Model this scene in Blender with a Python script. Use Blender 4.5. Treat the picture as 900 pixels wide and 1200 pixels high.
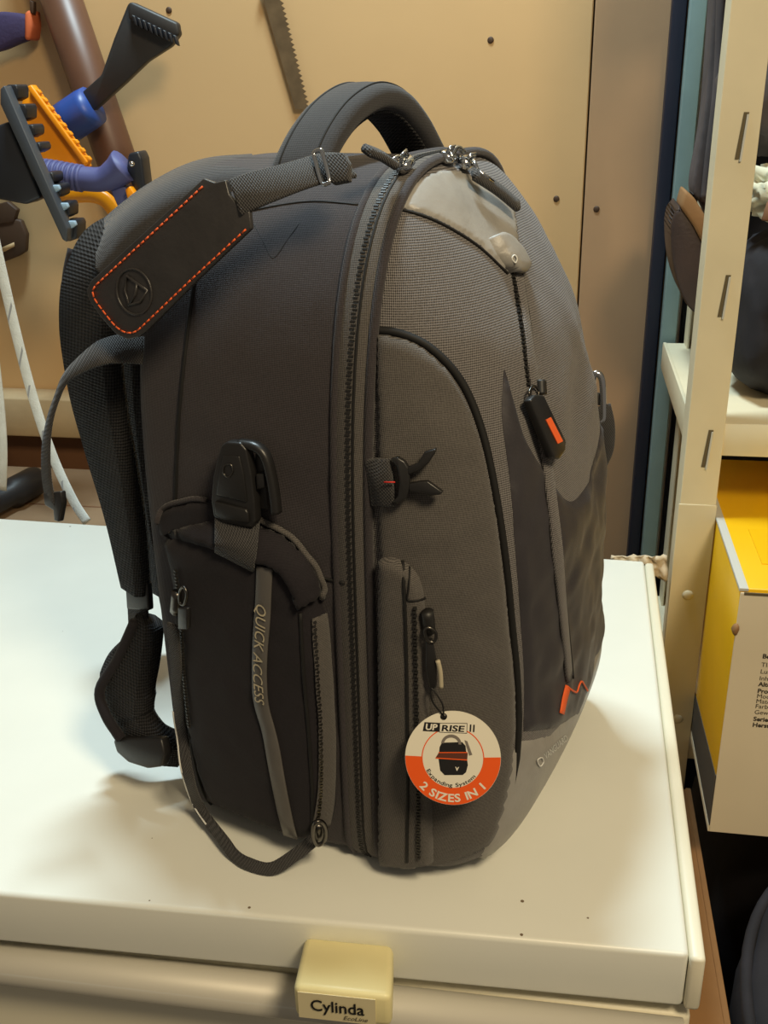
import bpy, bmesh, math, random
import numpy as np
from mathutils import Vector, Matrix, noise
from mathutils.bvhtree import BVHTree
from mathutils.geometry import delaunay_2d_cdt

for _o in list(bpy.data.objects):
    bpy.data.objects.remove(_o, do_unlink=True)
scene = bpy.context.scene
COL = scene.collection
random.seed(7)
PI = math.pi

# ------------------------------------------------------------------ camera
# world: metres, freezer lid top at z = 0, freezer front edge along y = 0, floor at z = -0.88
CAM = Vector((-.1095, -.5273, .5378)); YAW, PITCH, ROLL, FPX = -.1721, .40187, -.0204, 1200.0
_f = Vector((math.sin(YAW)*math.cos(PITCH), math.cos(YAW)*math.cos(PITCH), -math.sin(PITCH)))
_r = Vector((math.cos(YAW), -math.sin(YAW), 0)); _u = _r.cross(_f)
CR = math.cos(ROLL)*_r + math.sin(ROLL)*_u; CU = -math.sin(ROLL)*_r + math.cos(ROLL)*_u; CF = _f
cd = bpy.data.cameras.new('camera'); cam = bpy.data.objects.new('camera', cd); COL.objects.link(cam)
cd.sensor_fit = 'VERTICAL'; cd.sensor_height = 24.0; cd.lens = 24.0*FPX/1200.0
cd.clip_start = .01; cd.clip_end = 50
M = Matrix((CR, CU, -CF)).transposed().to_4x4(); M.translation = CAM; cam.matrix_world = M
scene.camera = cam

# ------------------------------------------------------------------ light
w = bpy.data.worlds.new('world'); scene.world = w; w.use_nodes = True
w.node_tree.nodes['Background'].inputs[0].default_value = (1.0, .86, .68, 1)
w.node_tree.nodes['Background'].inputs[1].default_value = .16

def area(name, loc, target, sx, sy, power, col):
    l = bpy.data.lights.new(name, 'AREA'); l.shape = 'RECTANGLE'; l.size = sx; l.size_y = sy
    l.energy = power; l.color = col
    o = bpy.data.objects.new(name, l); COL.objects.link(o); o.location = loc
    o.rotation_euler = (Vector(target)-Vector(loc)).to_track_quat('-Z', 'Y').to_euler()
    return o
area('ceiling_tube_light', (-.47, .60, 1.95), (-.40, .50, 0), .34, .16, 37.0, (.74, .93, 1.0))
area('workshop_bulb_light', (.50, -.80, 1.50), (-.1, .2, .1), .36, .36, 22.5, (1.0, .81, .52))

vs = scene.view_settings
vs.view_transform = 'Standard'; vs.look = 'None'; vs.exposure = 0.0; vs.gamma = 1.0; vs.use_curve_mapping = False

# ------------------------------------------------------------------ helpers: pixels of the photo -> places
def ray(px, py):
    return (CF + CR*((px-450)/FPX) - CU*((py-600)/FPX)).normalized()
def UAX(px, py, ax, v):
    d = ray(px, py); t = (v-CAM[ax])/d[ax]; return CAM+d*t
def UX(px, py, v): return UAX(px, py, 0, v)
def UY(px, py, v): return UAX(px, py, 1, v)
def UZ(px, py, v): return UAX(px, py, 2, v)
def UPL(px, py, co, no):
    d = ray(px, py); return CAM + d*((co-CAM).dot(no)/d.dot(no))

# ------------------------------------------------------------------ helpers: materials
def lin(c):
    return tuple((v/12.92 if v <= .04045 else ((v+.055)/1.055)**2.4) for v in c)
def rgb(r, g, b): return lin((r/255, g/255, b/255))
MATS = {}
def mat(name, col, rough=.6, metal=0.0, var=.0, vscale=30.0, bump=0.0, bscale=200.0, coat=0.0, sheen=0.0, col2=None, spec=.5):
    m = bpy.data.materials.new(name); m.use_nodes = True
    nt = m.node_tree; b = nt.nodes['Principled BSDF']
    b.inputs['Base Color'].default_value = (*col, 1); b.inputs['Roughness'].default_value = rough
    b.inputs['Metallic'].default_value = metal; b.inputs['Coat Weight'].default_value = coat
    b.inputs['Sheen Weight'].default_value = sheen; b.inputs['Specular IOR Level'].default_value = spec
    tc = nt.nodes.new('ShaderNodeTexCoord')
    if var or col2:
        n = nt.nodes.new('ShaderNodeTexNoise'); n.inputs['Scale'].default_value = vscale; n.inputs['Detail'].default_value = 5
        nt.links.new(tc.outputs['Object'], n.inputs['Vector'])
        r = nt.nodes.new('ShaderNodeValToRGB')
        a = col2 if col2 else tuple(c*(1-var) for c in col)
        r.color_ramp.elements[0].position = .35; r.color_ramp.elements[1].position = .68
        r.color_ramp.elements[0].color = (*a, 1); r.color_ramp.elements[1].color = (*(col if col2 else tuple(min(1, c*(1+var)) for c in col)), 1)
        nt.links.new(n.outputs['Fac'], r.inputs['Fac']); nt.links.new(r.outputs['Color'], b.inputs['Base Color'])
    if bump:
        n2 = nt.nodes.new('ShaderNodeTexNoise'); n2.inputs['Scale'].default_value = bscale; n2.inputs['Detail'].default_value = 4
        nt.links.new(tc.outputs['Object'], n2.inputs['Vector'])
        bp = nt.nodes.new('ShaderNodeBump'); bp.inputs['Strength'].default_value = bump; bp.inputs['Distance'].default_value = .002
        nt.links.new(n2.outputs['Fac'], bp.inputs['Height']); nt.links.new(bp.outputs['Normal'], b.inputs['Normal'])
    MATS[name] = m
    return m
def weave(name, col, col2, pitch=.0022, depth=.5, rough=.85, sheen=.15, diag=True, dist=.0006, spec=.3):
    """woven cloth: two crossed sine waves over the object coordinates give the threads their colour and relief"""
    m = bpy.data.materials.new(name); m.use_nodes = True
    nt = m.node_tree; b = nt.nodes['Principled BSDF']
    b.inputs['Roughness'].default_value = rough; b.inputs['Sheen Weight'].default_value = sheen
    b.inputs['Sheen Roughness'].default_value = .5; b.inputs['Specular IOR Level'].default_value = spec
    tc = nt.nodes.new('ShaderNodeTexCoord'); sp = nt.nodes.new('ShaderNodeSeparateXYZ')
    nt.links.new(tc.outputs['Object'], sp.inputs[0])
    def math_(op, a, bb):
        n = nt.nodes.new('ShaderNodeMath'); n.operation = op
        for i, v in enumerate((a, bb)):
            if v is None: continue
            if isinstance(v, (int, float)): n.inputs[i].default_value = v
            else: nt.links.new(v, n.inputs[i])
        return n.outputs[0]
    u = math_('ADD', sp.outputs[0], sp.outputs[1]); v = sp.outputs[2]
    k = 2*PI/pitch
    if diag:
        p = math_('ADD', u, math_('MULTIPLY', v, .9)); q = math_('SUBTRACT', u, math_('MULTIPLY', v, 1.3))
    else:
        p, q = u, v
    s1 = math_('SINE', math_('MULTIPLY', p, k), None); s2 = math_('SINE', math_('MULTIPLY', q, k), None)
    pr = math_('ADD', math_('MULTIPLY', math_('MULTIPLY', s1, s2), .5), .5)
    n = nt.nodes.new('ShaderNodeTexNoise'); n.inputs['Scale'].default_value = 900; n.inputs['Detail'].default_value = 2
    nt.links.new(tc.outputs['Object'], n.inputs['Vector'])
    h = math_('ADD', math_('MULTIPLY', pr, .75), math_('MULTIPLY', n.outputs['Fac'], .4))
    r = nt.nodes.new('ShaderNodeValToRGB'); r.color_ramp.elements[0].position = .25; r.color_ramp.elements[1].position = .85
    r.color_ramp.elements[0].color = (*col, 1); r.color_ramp.elements[1].color = (*col2, 1)
    nt.links.new(h, r.inputs['Fac']); nt.links.new(r.outputs['Color'], b.inputs['Base Color'])
    bp = nt.nodes.new('ShaderNodeBump'); bp.inputs['Strength'].default_value = depth; bp.inputs['Distance'].default_value = dist
    nt.links.new(h, bp.inputs['Height']); nt.links.new(bp.outputs['Normal'], b.inputs['Normal'])
    MATS[name] = m
    return m
def plain(name, c, **k): return mat(name, rgb(*c), **k)

# ------------------------------------------------------------------ helpers: objects
def tag(o, label=None, cat=None, group=None, kind=None):
    if label: o['label'] = label
    if cat: o['category'] = cat
    if group: o['group'] = group
    if kind: o['kind'] = kind
    return o
def empty(name, loc=(0, 0, 0), rz=0):
    o = bpy.data.objects.new(name, None); COL.objects.link(o); o.location = loc; o.rotation_euler = (0, 0, rz)
    o.empty_display_size = .02
    return o
def obj(name, bm, m, parent=None, smooth=True, loc=None):
    me = bpy.data.meshes.new(name)
    if isinstance(bm, bmesh.types.BMesh):
        bmesh.ops.recalc_face_normals(bm, faces=bm.faces) if len(bm.faces) < 40000 else None
        bm.to_mesh(me); bm.free()
    else:
        me.from_pydata([tuple(v) for v in bm[0]], [], bm[1]); me.update()
    if smooth:
        for p in me.polygons: p.use_smooth = True
    if m is not None: me.materials.append(m)
    o = bpy.data.objects.new(name, me); COL.objects.link(o)
    if parent is not None: o.parent = parent
    if loc is not None: o.location = loc
    return o
def part(name, bm, m, parent, smooth=True, inv=None):
    """bm is in world coordinates when the parent sits elsewhere: shift it into the parent's frame"""
    me_w = parent.matrix_basis if parent.parent is None else parent.parent.matrix_basis @ parent.matrix_basis
    if isinstance(bm, bmesh.types.BMesh): bm.transform(me_w.inverted())
    else: bm = ([me_w.inverted() @ Vector(v) for v in bm[0]], bm[1])
    return obj(name, bm, m, parent, smooth)
def NB(): return bmesh.new()
def box(bm, lo, hi, bev=0.0, seg=2):
    r = bmesh.ops.create_cube(bm, size=1)
    vs_ = r['verts']
    for v in vs_:
        v.co = Vector([(lo[i]+hi[i])/2 + v.co[i]*(hi[i]-lo[i]) for i in range(3)])
    if bev:
        es = list({e for v in vs_ for e in v.link_edges})
        bmesh.ops.bevel(bm, geom=es, offset=bev, segments=seg, affect='EDGES', profile=.5)
    return bm
def hexa(bm, bot, top, bev=0.0, seg=2):
    v = [bm.verts.new(p) for p in list(bot)+list(top)]
    n = len(bot)
    fs = [bm.faces.new(v[:n][::-1]), bm.faces.new(v[n:])]
    for i in range(n): fs.append(bm.faces.new((v[i], v[(i+1) % n], v[n+(i+1) % n], v[n+i])))
    bmesh.ops.recalc_face_normals(bm, faces=fs)
    if bev:
        es = list({e for f in fs for e in f.edges})
        bmesh.ops.bevel(bm, geom=es, offset=bev, segments=seg, affect='EDGES', profile=.5)
    return bm
def cr(pts, n=8, closed=False):
    """Catmull-Rom spline through points"""
    P = [Vector(p) for p in pts]; out = []; N = len(P)
    if N < 3 and not closed:
        return [P[0].lerp(P[-1], i/n) for i in range(n+1)]
    for i in range(N if closed else N-1):
        p1, p2 = P[i], P[(i+1) % N]
        p0 = P[i-1] if (closed or i > 0) else p1*2-p2
        p3 = P[(i+2) % N] if (closed or i+2 < N) else p2*2-p1
        for k in range(n):
            t = k/n
            out.append(.5*((2*p1)+(p2-p0)*t+(2*p0-5*p1+4*p2-p3)*t*t+(3*p1-p0-3*p2+p3)*t**3))
    if not closed: out.append(P[-1])
    return out
def resample(P, step, closed=False):
    P = [Vector(p) for p in P]
    if closed: P = P+[P[0]]
    L = [0]
    for i in range(1, len(P)): L.append(L[-1]+(P[i]-P[i-1]).length)
    n = max(2, int(round(L[-1]/step))); out = []; j = 0
    for k in range(n+(0 if closed else 1)):
        t = L[-1]*k/n
        while j < len(P)-2 and L[j+1] < t: j += 1
        dl = L[j+1]-L[j]
        out.append(P[j].lerp(P[j+1], (t-L[j])/dl if dl > 1e-12 else 0))
    return out
def frames(P, closed=False, up=None):
    n = len(P); T = []
    for i in range(n):
        a = P[i-1] if (i > 0 or closed) else P[i]
        b = P[(i+1) % n] if (i < n-1 or closed) else P[i]
        t = (b-a); T.append(t.normalized() if t.length > 1e-12 else Vector((0, 0, 1)))
    N = []
    u = up if up is not None else (Vector((0, 0, 1)) if abs(T[0].z) < .9 else Vector((1, 0, 0)))
    for i in range(n):
        u = (u-T[i]*u.dot(T[i]))
        u = u.normalized() if u.length > 1e-9 else Vector((1, 0, 0))
        N.append(u.copy())
    return T, N
def tube(bm, P, r, seg=8, closed=False, cap=True, flat=1.0):
    P = [Vector(p) for p in P]; T, N = frames(P, closed); rings = []
    for i, p in enumerate(P):
        rr = r[i] if isinstance(r, (list, tuple)) else r
        b = T[i].cross(N[i])
        rings.append([bm.verts.new(p+N[i]*(math.cos(2*PI*k/seg)*rr*flat)+b*(math.sin(2*PI*k/seg)*rr)) for k in range(seg)])
    m = len(P)
    for i in range(m if closed else m-1):
        A, B = rings[i], rings[(i+1) % m]
        for k in range(seg): bm.faces.new((A[k], A[(k+1) % seg], B[(k+1) % seg], B[k]))
    if cap and not closed:
        bm.faces.new(rings[0][::-1]); bm.faces.new(rings[-1])
    return bm
def ribbon(bm, P, N, width, thick, closed=False, rnd=True):
    """strap of rectangular, slightly rounded section: P path, N face normals, width across"""
    P = [Vector(p) for p in P]; n = len(P); rings = []
    for i, p in enumerate(P):
        a = P[i-1] if (i > 0 or closed) else P[i]; b = P[(i+1) % n] if (i < n-1 or closed) else P[i]
        t = (b-a).normalized(); nn = N[i] if isinstance(N, (list, tuple)) else N
        nn = (nn-t*nn.dot(t)).normalized(); sd = t.cross(nn)
        wd = (width[i] if isinstance(width, (list, tuple)) else width)/2; th = (thick[i] if isinstance(thick, (list, tuple)) else thick)/2
        c = min(wd, th)*.55
        sec = [(wd-c, th), (wd, th-c), (wd, -th+c), (wd-c, -th), (-wd+c, -th), (-wd, -th+c), (-wd, th-c), (-wd+c, th)]
        rings.append([bm.verts.new(p+sd*x+nn*y) for x, y in sec])
    m = n
    for i in range(m if closed else m-1):
        A, B = rings[i], rings[(i+1) % m]
        for k in range(8): bm.faces.new((A[k], A[(k+1) % 8], B[(k+1) % 8], B[k]))
    if not closed:
        bm.faces.new(rings[0][::-1]); bm.faces.new(rings[-1])
    return bm
def plate(bm, out, thick, no, bev=0.0, seg=2, holes=None):
    """flat outline (world points in order) given a thickness along no"""
    out = [Vector(p) for p in out]; no = no.normalized()
    hexa(bm, [p-no*thick for p in out], out, bev, seg)
    return bm
def lathe(bm, prof, org, axis, seg=24):
    axis = axis.normalized(); a = axis.orthogonal().normalized(); b = axis.cross(a); rings = []
    for r, h in prof:
        rings.append([bm.verts.new(org+axis*h+(a*math.cos(2*PI*k/seg)+b*math.sin(2*PI*k/seg))*r) for k in range(seg)])
    for i in range(len(rings)-1):
        for k in range(seg): bm.faces.new((rings[i][k], rings[i][(k+1) % seg], rings[i+1][(k+1) % seg], rings[i+1][k]))
    bm.faces.new(rings[0][::-1]); bm.faces.new(rings[-1])
    return bm
def blob(bm, c, rx, ry, rz, amp=.15, fr=6, seed=0, sub=4, sq=2.0):
    r = bmesh.ops.create_icosphere(bm, subdivisions=sub, radius=1)
    for v in r['verts']:
        d = v.co.normalized()
        q = (abs(d.x)**sq+abs(d.y)**sq+abs(d.z)**sq)**(1/sq); d = d/q
        k = 1+amp*noise.noise(d*fr*.3+Vector((seed*7.1, 0, 0)))+amp*.5*noise.noise(d*fr+Vector((0, seed*3.3, 0)))
        v.co = Vector(c)+Vector((d.x*rx*k, d.y*ry*k, d.z*rz*k))
    return bm
def char_mesh(s, size=1.0, bold=0.0, shear=0.0, spacing=1.0):
    """triangulated flat lettering: (verts, faces, width) with the baseline on y = 0, starting at x = 0"""
    cu = bpy.data.curves.new('lettering', 'FONT'); cu.body = s; cu.size = size; cu.offset = bold; cu.shear = shear
    cu.space_character = spacing; cu.resolution_u = 3; cu.fill_mode = 'FRONT'
    o = bpy.data.objects.new('lettering', cu); COL.objects.link(o)
    dg = bpy.context.evaluated_depsgraph_get(); dg.update()
    me = bpy.data.meshes.new_from_object(o.evaluated_get(dg))
    v = [Vector(x.co) for x in me.vertices]; f = [tuple(p.vertices) for p in me.polygons]
    bpy.data.objects.remove(o); bpy.data.curves.remove(cu); bpy.data.meshes.remove(me)
    wd = max((p.x for p in v), default=0)
    return v, f, wd
def lettering(s, org, xa, ya, height, width=None, bold=0.0, shear=0.0, center=False, lift=None, th=.0003, spacing=1.0):
    """lettering laid on a plane: org = left end of the baseline"""
    v, f, wd = char_mesh(s, 1.0, bold, shear, spacing)
    cap = .72; sy = height/cap; sx = (width/wd) if width else sy
    xa = xa.normalized(); ya = ya.normalized(); n = xa.cross(ya)
    o = org-(xa*(wd*sx/2) if center else Vector((0, 0, 0)))
    return [o+xa*(p.x*sx)+ya*(p.y*sy)+n*th for p in v], f

# ------------------------------------------------------------------ materials
weave('fabric_side', (.007, .0062, .0075), (.068, .058, .064), .0019, .55)
weave('fabric_front', (.008, .0078, .0085), (.235, .218, .215), .0031, .8)
weave('fabric_gusset', (.020, .0185, .018), (.155, .140, .128), .0021, .5)
weave('fabric_velour', (.006, .0053, .0068), (.024, .020, .025), .0015, .25, sheen=.05)
weave('fabric_front_shade', (.013, .0115, .0145), (.042, .037, .044), .0013, .2, rough=.6, sheen=.1, spec=.5)  # front cloth as it looks in shade, the darkness set in the colour
weave('webbing', (.009, .0086, .009), (.072, .068, .068), .0022, .8, rough=.7, diag=False, dist=.0008)
weave('air_mesh', (.002, .002, .0022), (.036, .035, .038), .0052, 1.0, rough=.8, dist=.0018, sheen=.02)
weave('handle_cloth', (.012, .0118, .0125), (.062, .060, .065), .0018, .5)
plain('black_plastic', (32, 31, 31), rough=.38, bump=.05, bscale=400)
plain('zip_black', (34, 33, 32), rough=.5)
plain('seam_black', (14, 13, 13), rough=.75)
plain('chrome', (205, 208, 212), rough=.16, metal=1.0)
plain('gunmetal', (95, 92, 88), rough=.32, metal=1.0)
plain('rubber_grey', (148, 145, 140), rough=.42, var=.06, vscale=60, bump=.12, bscale=300)
plain('leather', (54, 52, 52), rough=.36, var=.12, vscale=50, bump=.25, bscale=180)
plain('leather_edge', (92, 84, 76), rough=.8)
plain('orange_thread', (242, 104, 48), rough=.7)
plain('red_thread', (205, 45, 35), rough=.7)
plain('reflective', (92, 89, 86), rough=.35, var=.08)
plain('print_pale', (186, 176, 150), rough=.6)
plain('print_grey', (214, 214, 210), rough=.5)
plain('tag_white', (232, 226, 208), rough=.45)
plain('tag_orange', (240, 92, 22), rough=.45)
plain('tag_black', (20, 18, 18), rough=.5)
plain('tag_brown', (92, 46, 28), rough=.5)
plain('tag_grey', (120, 112, 104), rough=.5)
plain('lid_white', (228, 229, 220), rough=.38, var=.02, vscale=9, bump=.03, bscale=700)
plain('freezer_cream', (226, 220, 198), rough=.42, var=.02, vscale=8)
plain('freezer_gap', (120, 112, 96), rough=.7)
plain('rail_metal', (206, 202, 190), rough=.5, metal=.15)
plain('latch_cream', (238, 226, 170), rough=.4, var=.03, vscale=30)
plain('latch_label', (222, 210, 170), rough=.4)
plain('steel_dark', (96, 90, 82), rough=.4, metal=.8)
plain('wallboard', (205, 170, 122), rough=.62, var=.05, vscale=3.0, bump=.06, bscale=90)
plain('wallboard_seam', (120, 90, 58), rough=.8)
plain('nail_dark', (70, 48, 30), rough=.6)
plain('timber_pale', (182, 160, 124), rough=.7, var=.1, vscale=14, bump=.1)
plain('brown_panel', (120, 82, 54), rough=.8, var=.12, vscale=10)
plain('floor_grey', (92, 84, 74), rough=.85, var=.15, vscale=6, bump=.2)
plain('shelf_cream', (220, 210, 180), rough=.5, var=.04, vscale=14)
plain('slot_dark', (96, 84, 58), rough=.8)
plain('navy_paint', (26, 29, 46), rough=.55)
plain('teal_paint', (132, 154, 152), rough=.5, var=.1, vscale=9)
plain('white_edge', (196, 196, 188), rough=.6)
plain('box_yellow', (240, 186, 10), rough=.42, var=.03, vscale=12)
plain('box_white', (230, 218, 192), rough=.6, var=.03, vscale=10)
plain('box_grey', (70, 66, 62), rough=.6)
plain('print_dark', (60, 54, 46), rough=.6)
plain('cardboard', (146, 108, 68), rough=.8, var=.08, vscale=20)
plain('dark_cloth', (30, 28, 34), rough=.85, var=.25, vscale=18, bump=.3, bscale=60)
plain('brown_leather', (62, 48, 44), rough=.5, var=.15, vscale=20, bump=.2)
plain('grey_cloth', (84, 76, 76), rough=.9, var=.2, vscale=16, bump=.3, bscale=60)
plain('pale_plastic', (214, 210, 184), rough=.4, var=.1, vscale=30)
plain('pipe_brown', (94, 62, 44), rough=.42, var=.08, vscale=14)
plain('scraper_black', (44, 42, 42), rough=.5, bump=.1, bscale=120)
plain('collar_blue', (40, 72, 146), rough=.4)
plain('handle_violet', (80, 84, 132), rough=.55)
plain('scraper_orange', (244, 150, 12), rough=.38)
plain('rake_black', (30, 32, 38), rough=.42)
plain('rake_edge', (62, 67, 74), rough=.4)
plain('tooth_pale', (150, 176, 196), rough=.4)
plain('saw_steel', (120, 100, 74), rough=.45, metal=.5, var=.2, vscale=40)
plain('glove_violet', (58, 48, 84), rough=.85, var=.15, vscale=30, bump=.3)
plain('glove_orange', (206, 104, 60), rough=.8)
plain('strap_white', (214, 214, 206), rough=.8, var=.06, vscale=60, bump=.4, bscale=500)
plain('strap_mark', (150, 150, 150), rough=.8)
plain('crumpled_film', (196, 178, 150), rough=.5)
plain('old_carton', (140, 114, 86), rough=.8, var=.1, vscale=12)
plain('wallboard_dull', (178, 143, 108), rough=.62, var=.06, vscale=4.0, bump=.06, bscale=90)
def specks(m, scale, size, keep, col):
    """sparse dirt specks and scuffs with a shape of their own"""
    nt = m.node_tree; b = nt.nodes['Principled BSDF']; tc = nt.nodes.new('ShaderNodeTexCoord')
    v = nt.nodes.new('ShaderNodeTexVoronoi'); v.inputs['Scale'].default_value = scale; nt.links.new(tc.outputs['Object'], v.inputs['Vector'])
    lt = nt.nodes.new('ShaderNodeMath'); lt.operation = 'LESS_THAN'; lt.inputs[1].default_value = size; nt.links.new(v.outputs['Distance'], lt.inputs[0])
    sp = nt.nodes.new('ShaderNodeSeparateColor'); nt.links.new(v.outputs['Color'], sp.inputs[0])
    l2 = nt.nodes.new('ShaderNodeMath'); l2.operation = 'LESS_THAN'; l2.inputs[1].default_value = keep; nt.links.new(sp.outputs[0], l2.inputs[0])
    ml = nt.nodes.new('ShaderNodeMath'); ml.operation = 'MULTIPLY'; nt.links.new(lt.outputs[0], ml.inputs[0]); nt.links.new(l2.outputs[0], ml.inputs[1])
    mx = nt.nodes.new('ShaderNodeMix'); mx.data_type = 'RGBA'
    mx.inputs[7].default_value = (*col, 1); nt.links.new(ml.outputs[0], mx.inputs[0])
    src = b.inputs['Base Color'].links[0].from_socket if b.inputs['Base Color'].links else None
    if src: nt.links.new(src, mx.inputs[6])
    nt.links.new(mx.outputs[2], b.inputs['Base Color'])
specks(MATS['lid_white'], 42, .055, .30, rgb(120, 104, 84))
specks(MATS['wallboard_dull'], 9, .05, .25, rgb(140, 108, 78))
K = MATS

# ------------------------------------------------------------------ the room
WY = 1.05
bm = NB(); box(bm, (-1.8, WY+.02, -.88), (1.5, WY+.06, 1.6)); wall = tag(obj('wall_back', bm, K['wallboard_seam'], None, False), kind='structure')
sx = UY(697, 0, WY).x
for (x0, x1) in ((-1.8, sx-.0012), (sx+.0012, 1.5)):
    bm = NB(); box(bm, (x0, WY, -.88), (x1, WY+.02, 1.6), .0015, 1); obj('board', bm, K['wallboard'] if x0 < -1 else K['wallboard_dull'], wall, False)
for px, py in ((575, 47), (652, 233), (699, 245), (198, 12)):
    c = UY(px, py, WY); bm = NB(); lathe(bm, [(.0045, .0), (.0045, -.001), (.003, -.0018)], Vector(c), Vector((0, 1, 0)), 12); obj('nail', bm, K['nail_dark'], wall)
bm = NB(); box(bm, (-1.8, -1.9, -.92), (1.5, 1.2, -.88)); tag(obj('floor', bm, K['floor_grey'], None, False), kind='structure')

# timber rail on the wall behind the freezer, brown panel under it
z0, z1 = UY(60, 513, WY-.06).z, UY(60, 468, WY-.06).z
bm = NB(); box(bm, (-1.8, WY-.06, z0), (-.45, WY, z1), .003, 2); tag(obj('trim_1', bm, K['timber_pale'], None), 'pale timber rail along the back wall behind the freezer', None, None, 'structure')
bm = NB(); box(bm, (-1.8, WY-.012, -.88), (-.45, WY, z0)); obj('lower_panel', bm, K['brown_panel'], wall, False)

# ------------------------------------------------------------------ chest freezer
fr = empty('chest_freezer', (-.45, .3, -.88)); tag(fr, 'white chest freezer with a wide lid the backpack stands on', 'freezer')
q = [UZ(x, y, 0) for x, y in ((0, 1047), (808, 1119), (755, 657), (0, 607))]
def ext(a, b, x): t = (x-a.x)/(b.x-a.x); return a.lerp(b, t)
LX = -1.12
lid = [ext(q[0], q[1], LX), q[1], q[2], ext(q[3], q[2], LX)]
bm = NB(); hexa(bm, [p+Vector((0, 0, -.048)) for p in lid], lid, .004, 3); lido = part('lid', bm, K['lid_white'], fr)
# raised edge strip along the right side of the lid
rr = [lid[1]+Vector((.0005, -.001, -.002)), lid[1]+Vector((.011, -.001, -.002)), lid[2]+Vector((.011, 0, -.002)), lid[2]+Vector((.0005, 0, -.002))]
bm = NB(); hexa(bm, [p+Vector((0, 0, -.047)) for p in rr], rr, .003, 2); part('edge_strip', bm, K['freezer_cream'], lido)
bm = NB(); box(bm, (LX+.01, .02, -.062), (.0, .60, -.046)); part('lid_seal', bm, K['freezer_gap'], fr, False)
bm = NB(); hexa(bm, [(LX, .012, -.87), (.004, .012, -.87), (.004, .605, -.87), (LX, .605, -.87)], [(LX, .004, -.060), (.004, .010, -.060), (.004, .605, -.060), (LX, .605, -.060)], .004, 2); part('cabinet', bm, K['freezer_cream'], fr)
bm = NB()
ra = UY(0, 1128, -.004).lerp(UY(342, 1168, -.004), -2.0); rb = UY(0, 1128, -.004).lerp(UY(342, 1168, -.004), 2.2)
tube(bm, [ra, rb], .0155, 16); part('handle_rail', bm, K['rail_metal'], fr)
# latch block with label and lock
a0, a1 = UY(357, 1096, -.002), UY(461, 1106, -.002)
b0, b1 = UY(343, 1156, -.052), UY(459, 1168, -.052)
dn = Vector((0, 0, -.030))
bm = NB(); hexa(bm, [a0+dn, a1+dn, b1+dn*.95, b0+dn*.95], [a0, a1, b1, b0], .005, 3); latch = part('latch', bm, K['latch_cream'], fr)
xa = (b1-b0).normalized(); nf = Vector((xa.y, -xa.x, 0)).normalized(); ya = Vector((0, 0, 1))
lo = b0+Vector((0, 0, -.0265))+nf*.0004+xa*.003; lw = (b1-b0).length*.79; lh = .0225
bm = NB(); plate(bm, [lo, lo+xa*lw, lo+xa*lw+ya*lh, lo+ya*lh], .0006, nf); part('latch_label', bm, K['latch_label'], latch, False)
nf2 = nf*.0005
v, f = lettering('Cylinda', lo+nf2+xa*(lw*.16)+ya*.0085, xa, ya, .0098, lw*.70, bold=.012); part('brand_lettering', (v, f), K['tag_black'], latch, False)
v, f = lettering('EcoLine', lo+nf2+xa*(lw*.58)+ya*.0028, xa, ya, .0036, lw*.32, shear=.3); part('series_lettering', (v, f), K['print_dark'], latch, False)
lc = UY(397, 1203, .004); bm = NB(); lathe(bm, [(.012, -.004), (.012, .006), (.0105, .008)], lc, Vector((0, -1, 0)), 24); lk = part('lock', bm, K['rail_metal'], fr)
bm = NB(); box(bm, (lc.x-.0008, lc.y-.0095, lc.z-.004), (lc.x+.0008, lc.y-.0078, lc.z+.0095)); part('keyhole', bm, K['tag_black'], lk, False)
p0 = UY(437, 1190, .002); bm = NB(); box(bm, (p0.x-.004, -.012, p0.z-.012), (p0.x+.004, .012, p0.z+.004), .001); part('latch_hook', bm, K['latch_label'], fr)

# ------------------------------------------------------------------ backpack: body shape
# local frame: x = depth (back -> front, 0 at the main zip), y = width (0 near side), z = up
BA = math.radians(-15); BW, BH, ZC, BD = .30, .487, .20, .172
pack = empty('backpack', (-.228, .056, 0), BA)
tag(pack, 'large black camera backpack with orange stitching standing on the freezer lid', 'backpack')
PM = Matrix.Translation((-.228, .056, 0)) @ Matrix.Rotation(BA, 4, 'Z'); PMI = PM.inverted()
PCAM = PMI @ CAM
def lray(px, py): return (PMI.to_3x3() @ ray(px, py)).normalized()
def LPL(px, py, ax, v):
    d = lray(px, py); return PCAM+d*((v-PCAM[ax])/d[ax])
def polar_r(th):
    c, s = abs(math.cos(th)), math.sin(th)
    a = BW/2
    if s >= 0: b, n = BH-ZC, 3.3
    else: b, n = ZC, 15.0
    return 1/((c/a)**n+(abs(s)/b)**n)**(1/n)
def outline(th, k=1.0):
    r = polar_r(th)*k; return BW/2+r*math.cos(th), ZC+r*math.sin(th)
def wrinkle(p, a=.0016):
    return a*noise.noise(Vector(p)*22)+a*.6*noise.noise(Vector(p)*55)
NT = 160
def front_pt(rho, th):
    w_, z_ = outline(th, rho)
    s_ = math.sin(th)
    n = 3.0 + (2.4-3.0)*max(0, s_)**1.5 + (3.8-3.0)*max(0, -s_)**1.2
    e = max(0.0, 1-rho**n)**(1/n)
    t = z_/BH
    hh = .113*(1-.34*(max(0, t-.5)/.5)**1.4)*(1+.10*max(0, .3-t)/.3)*(1-.30*(max(0, t-.78)/.22)**1.5)
    hh *= 1-.06*((w_-BW/2)/(BW/2))**2
    return Vector((hh*e, w_, z_))
V, Fc = [], []
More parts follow.
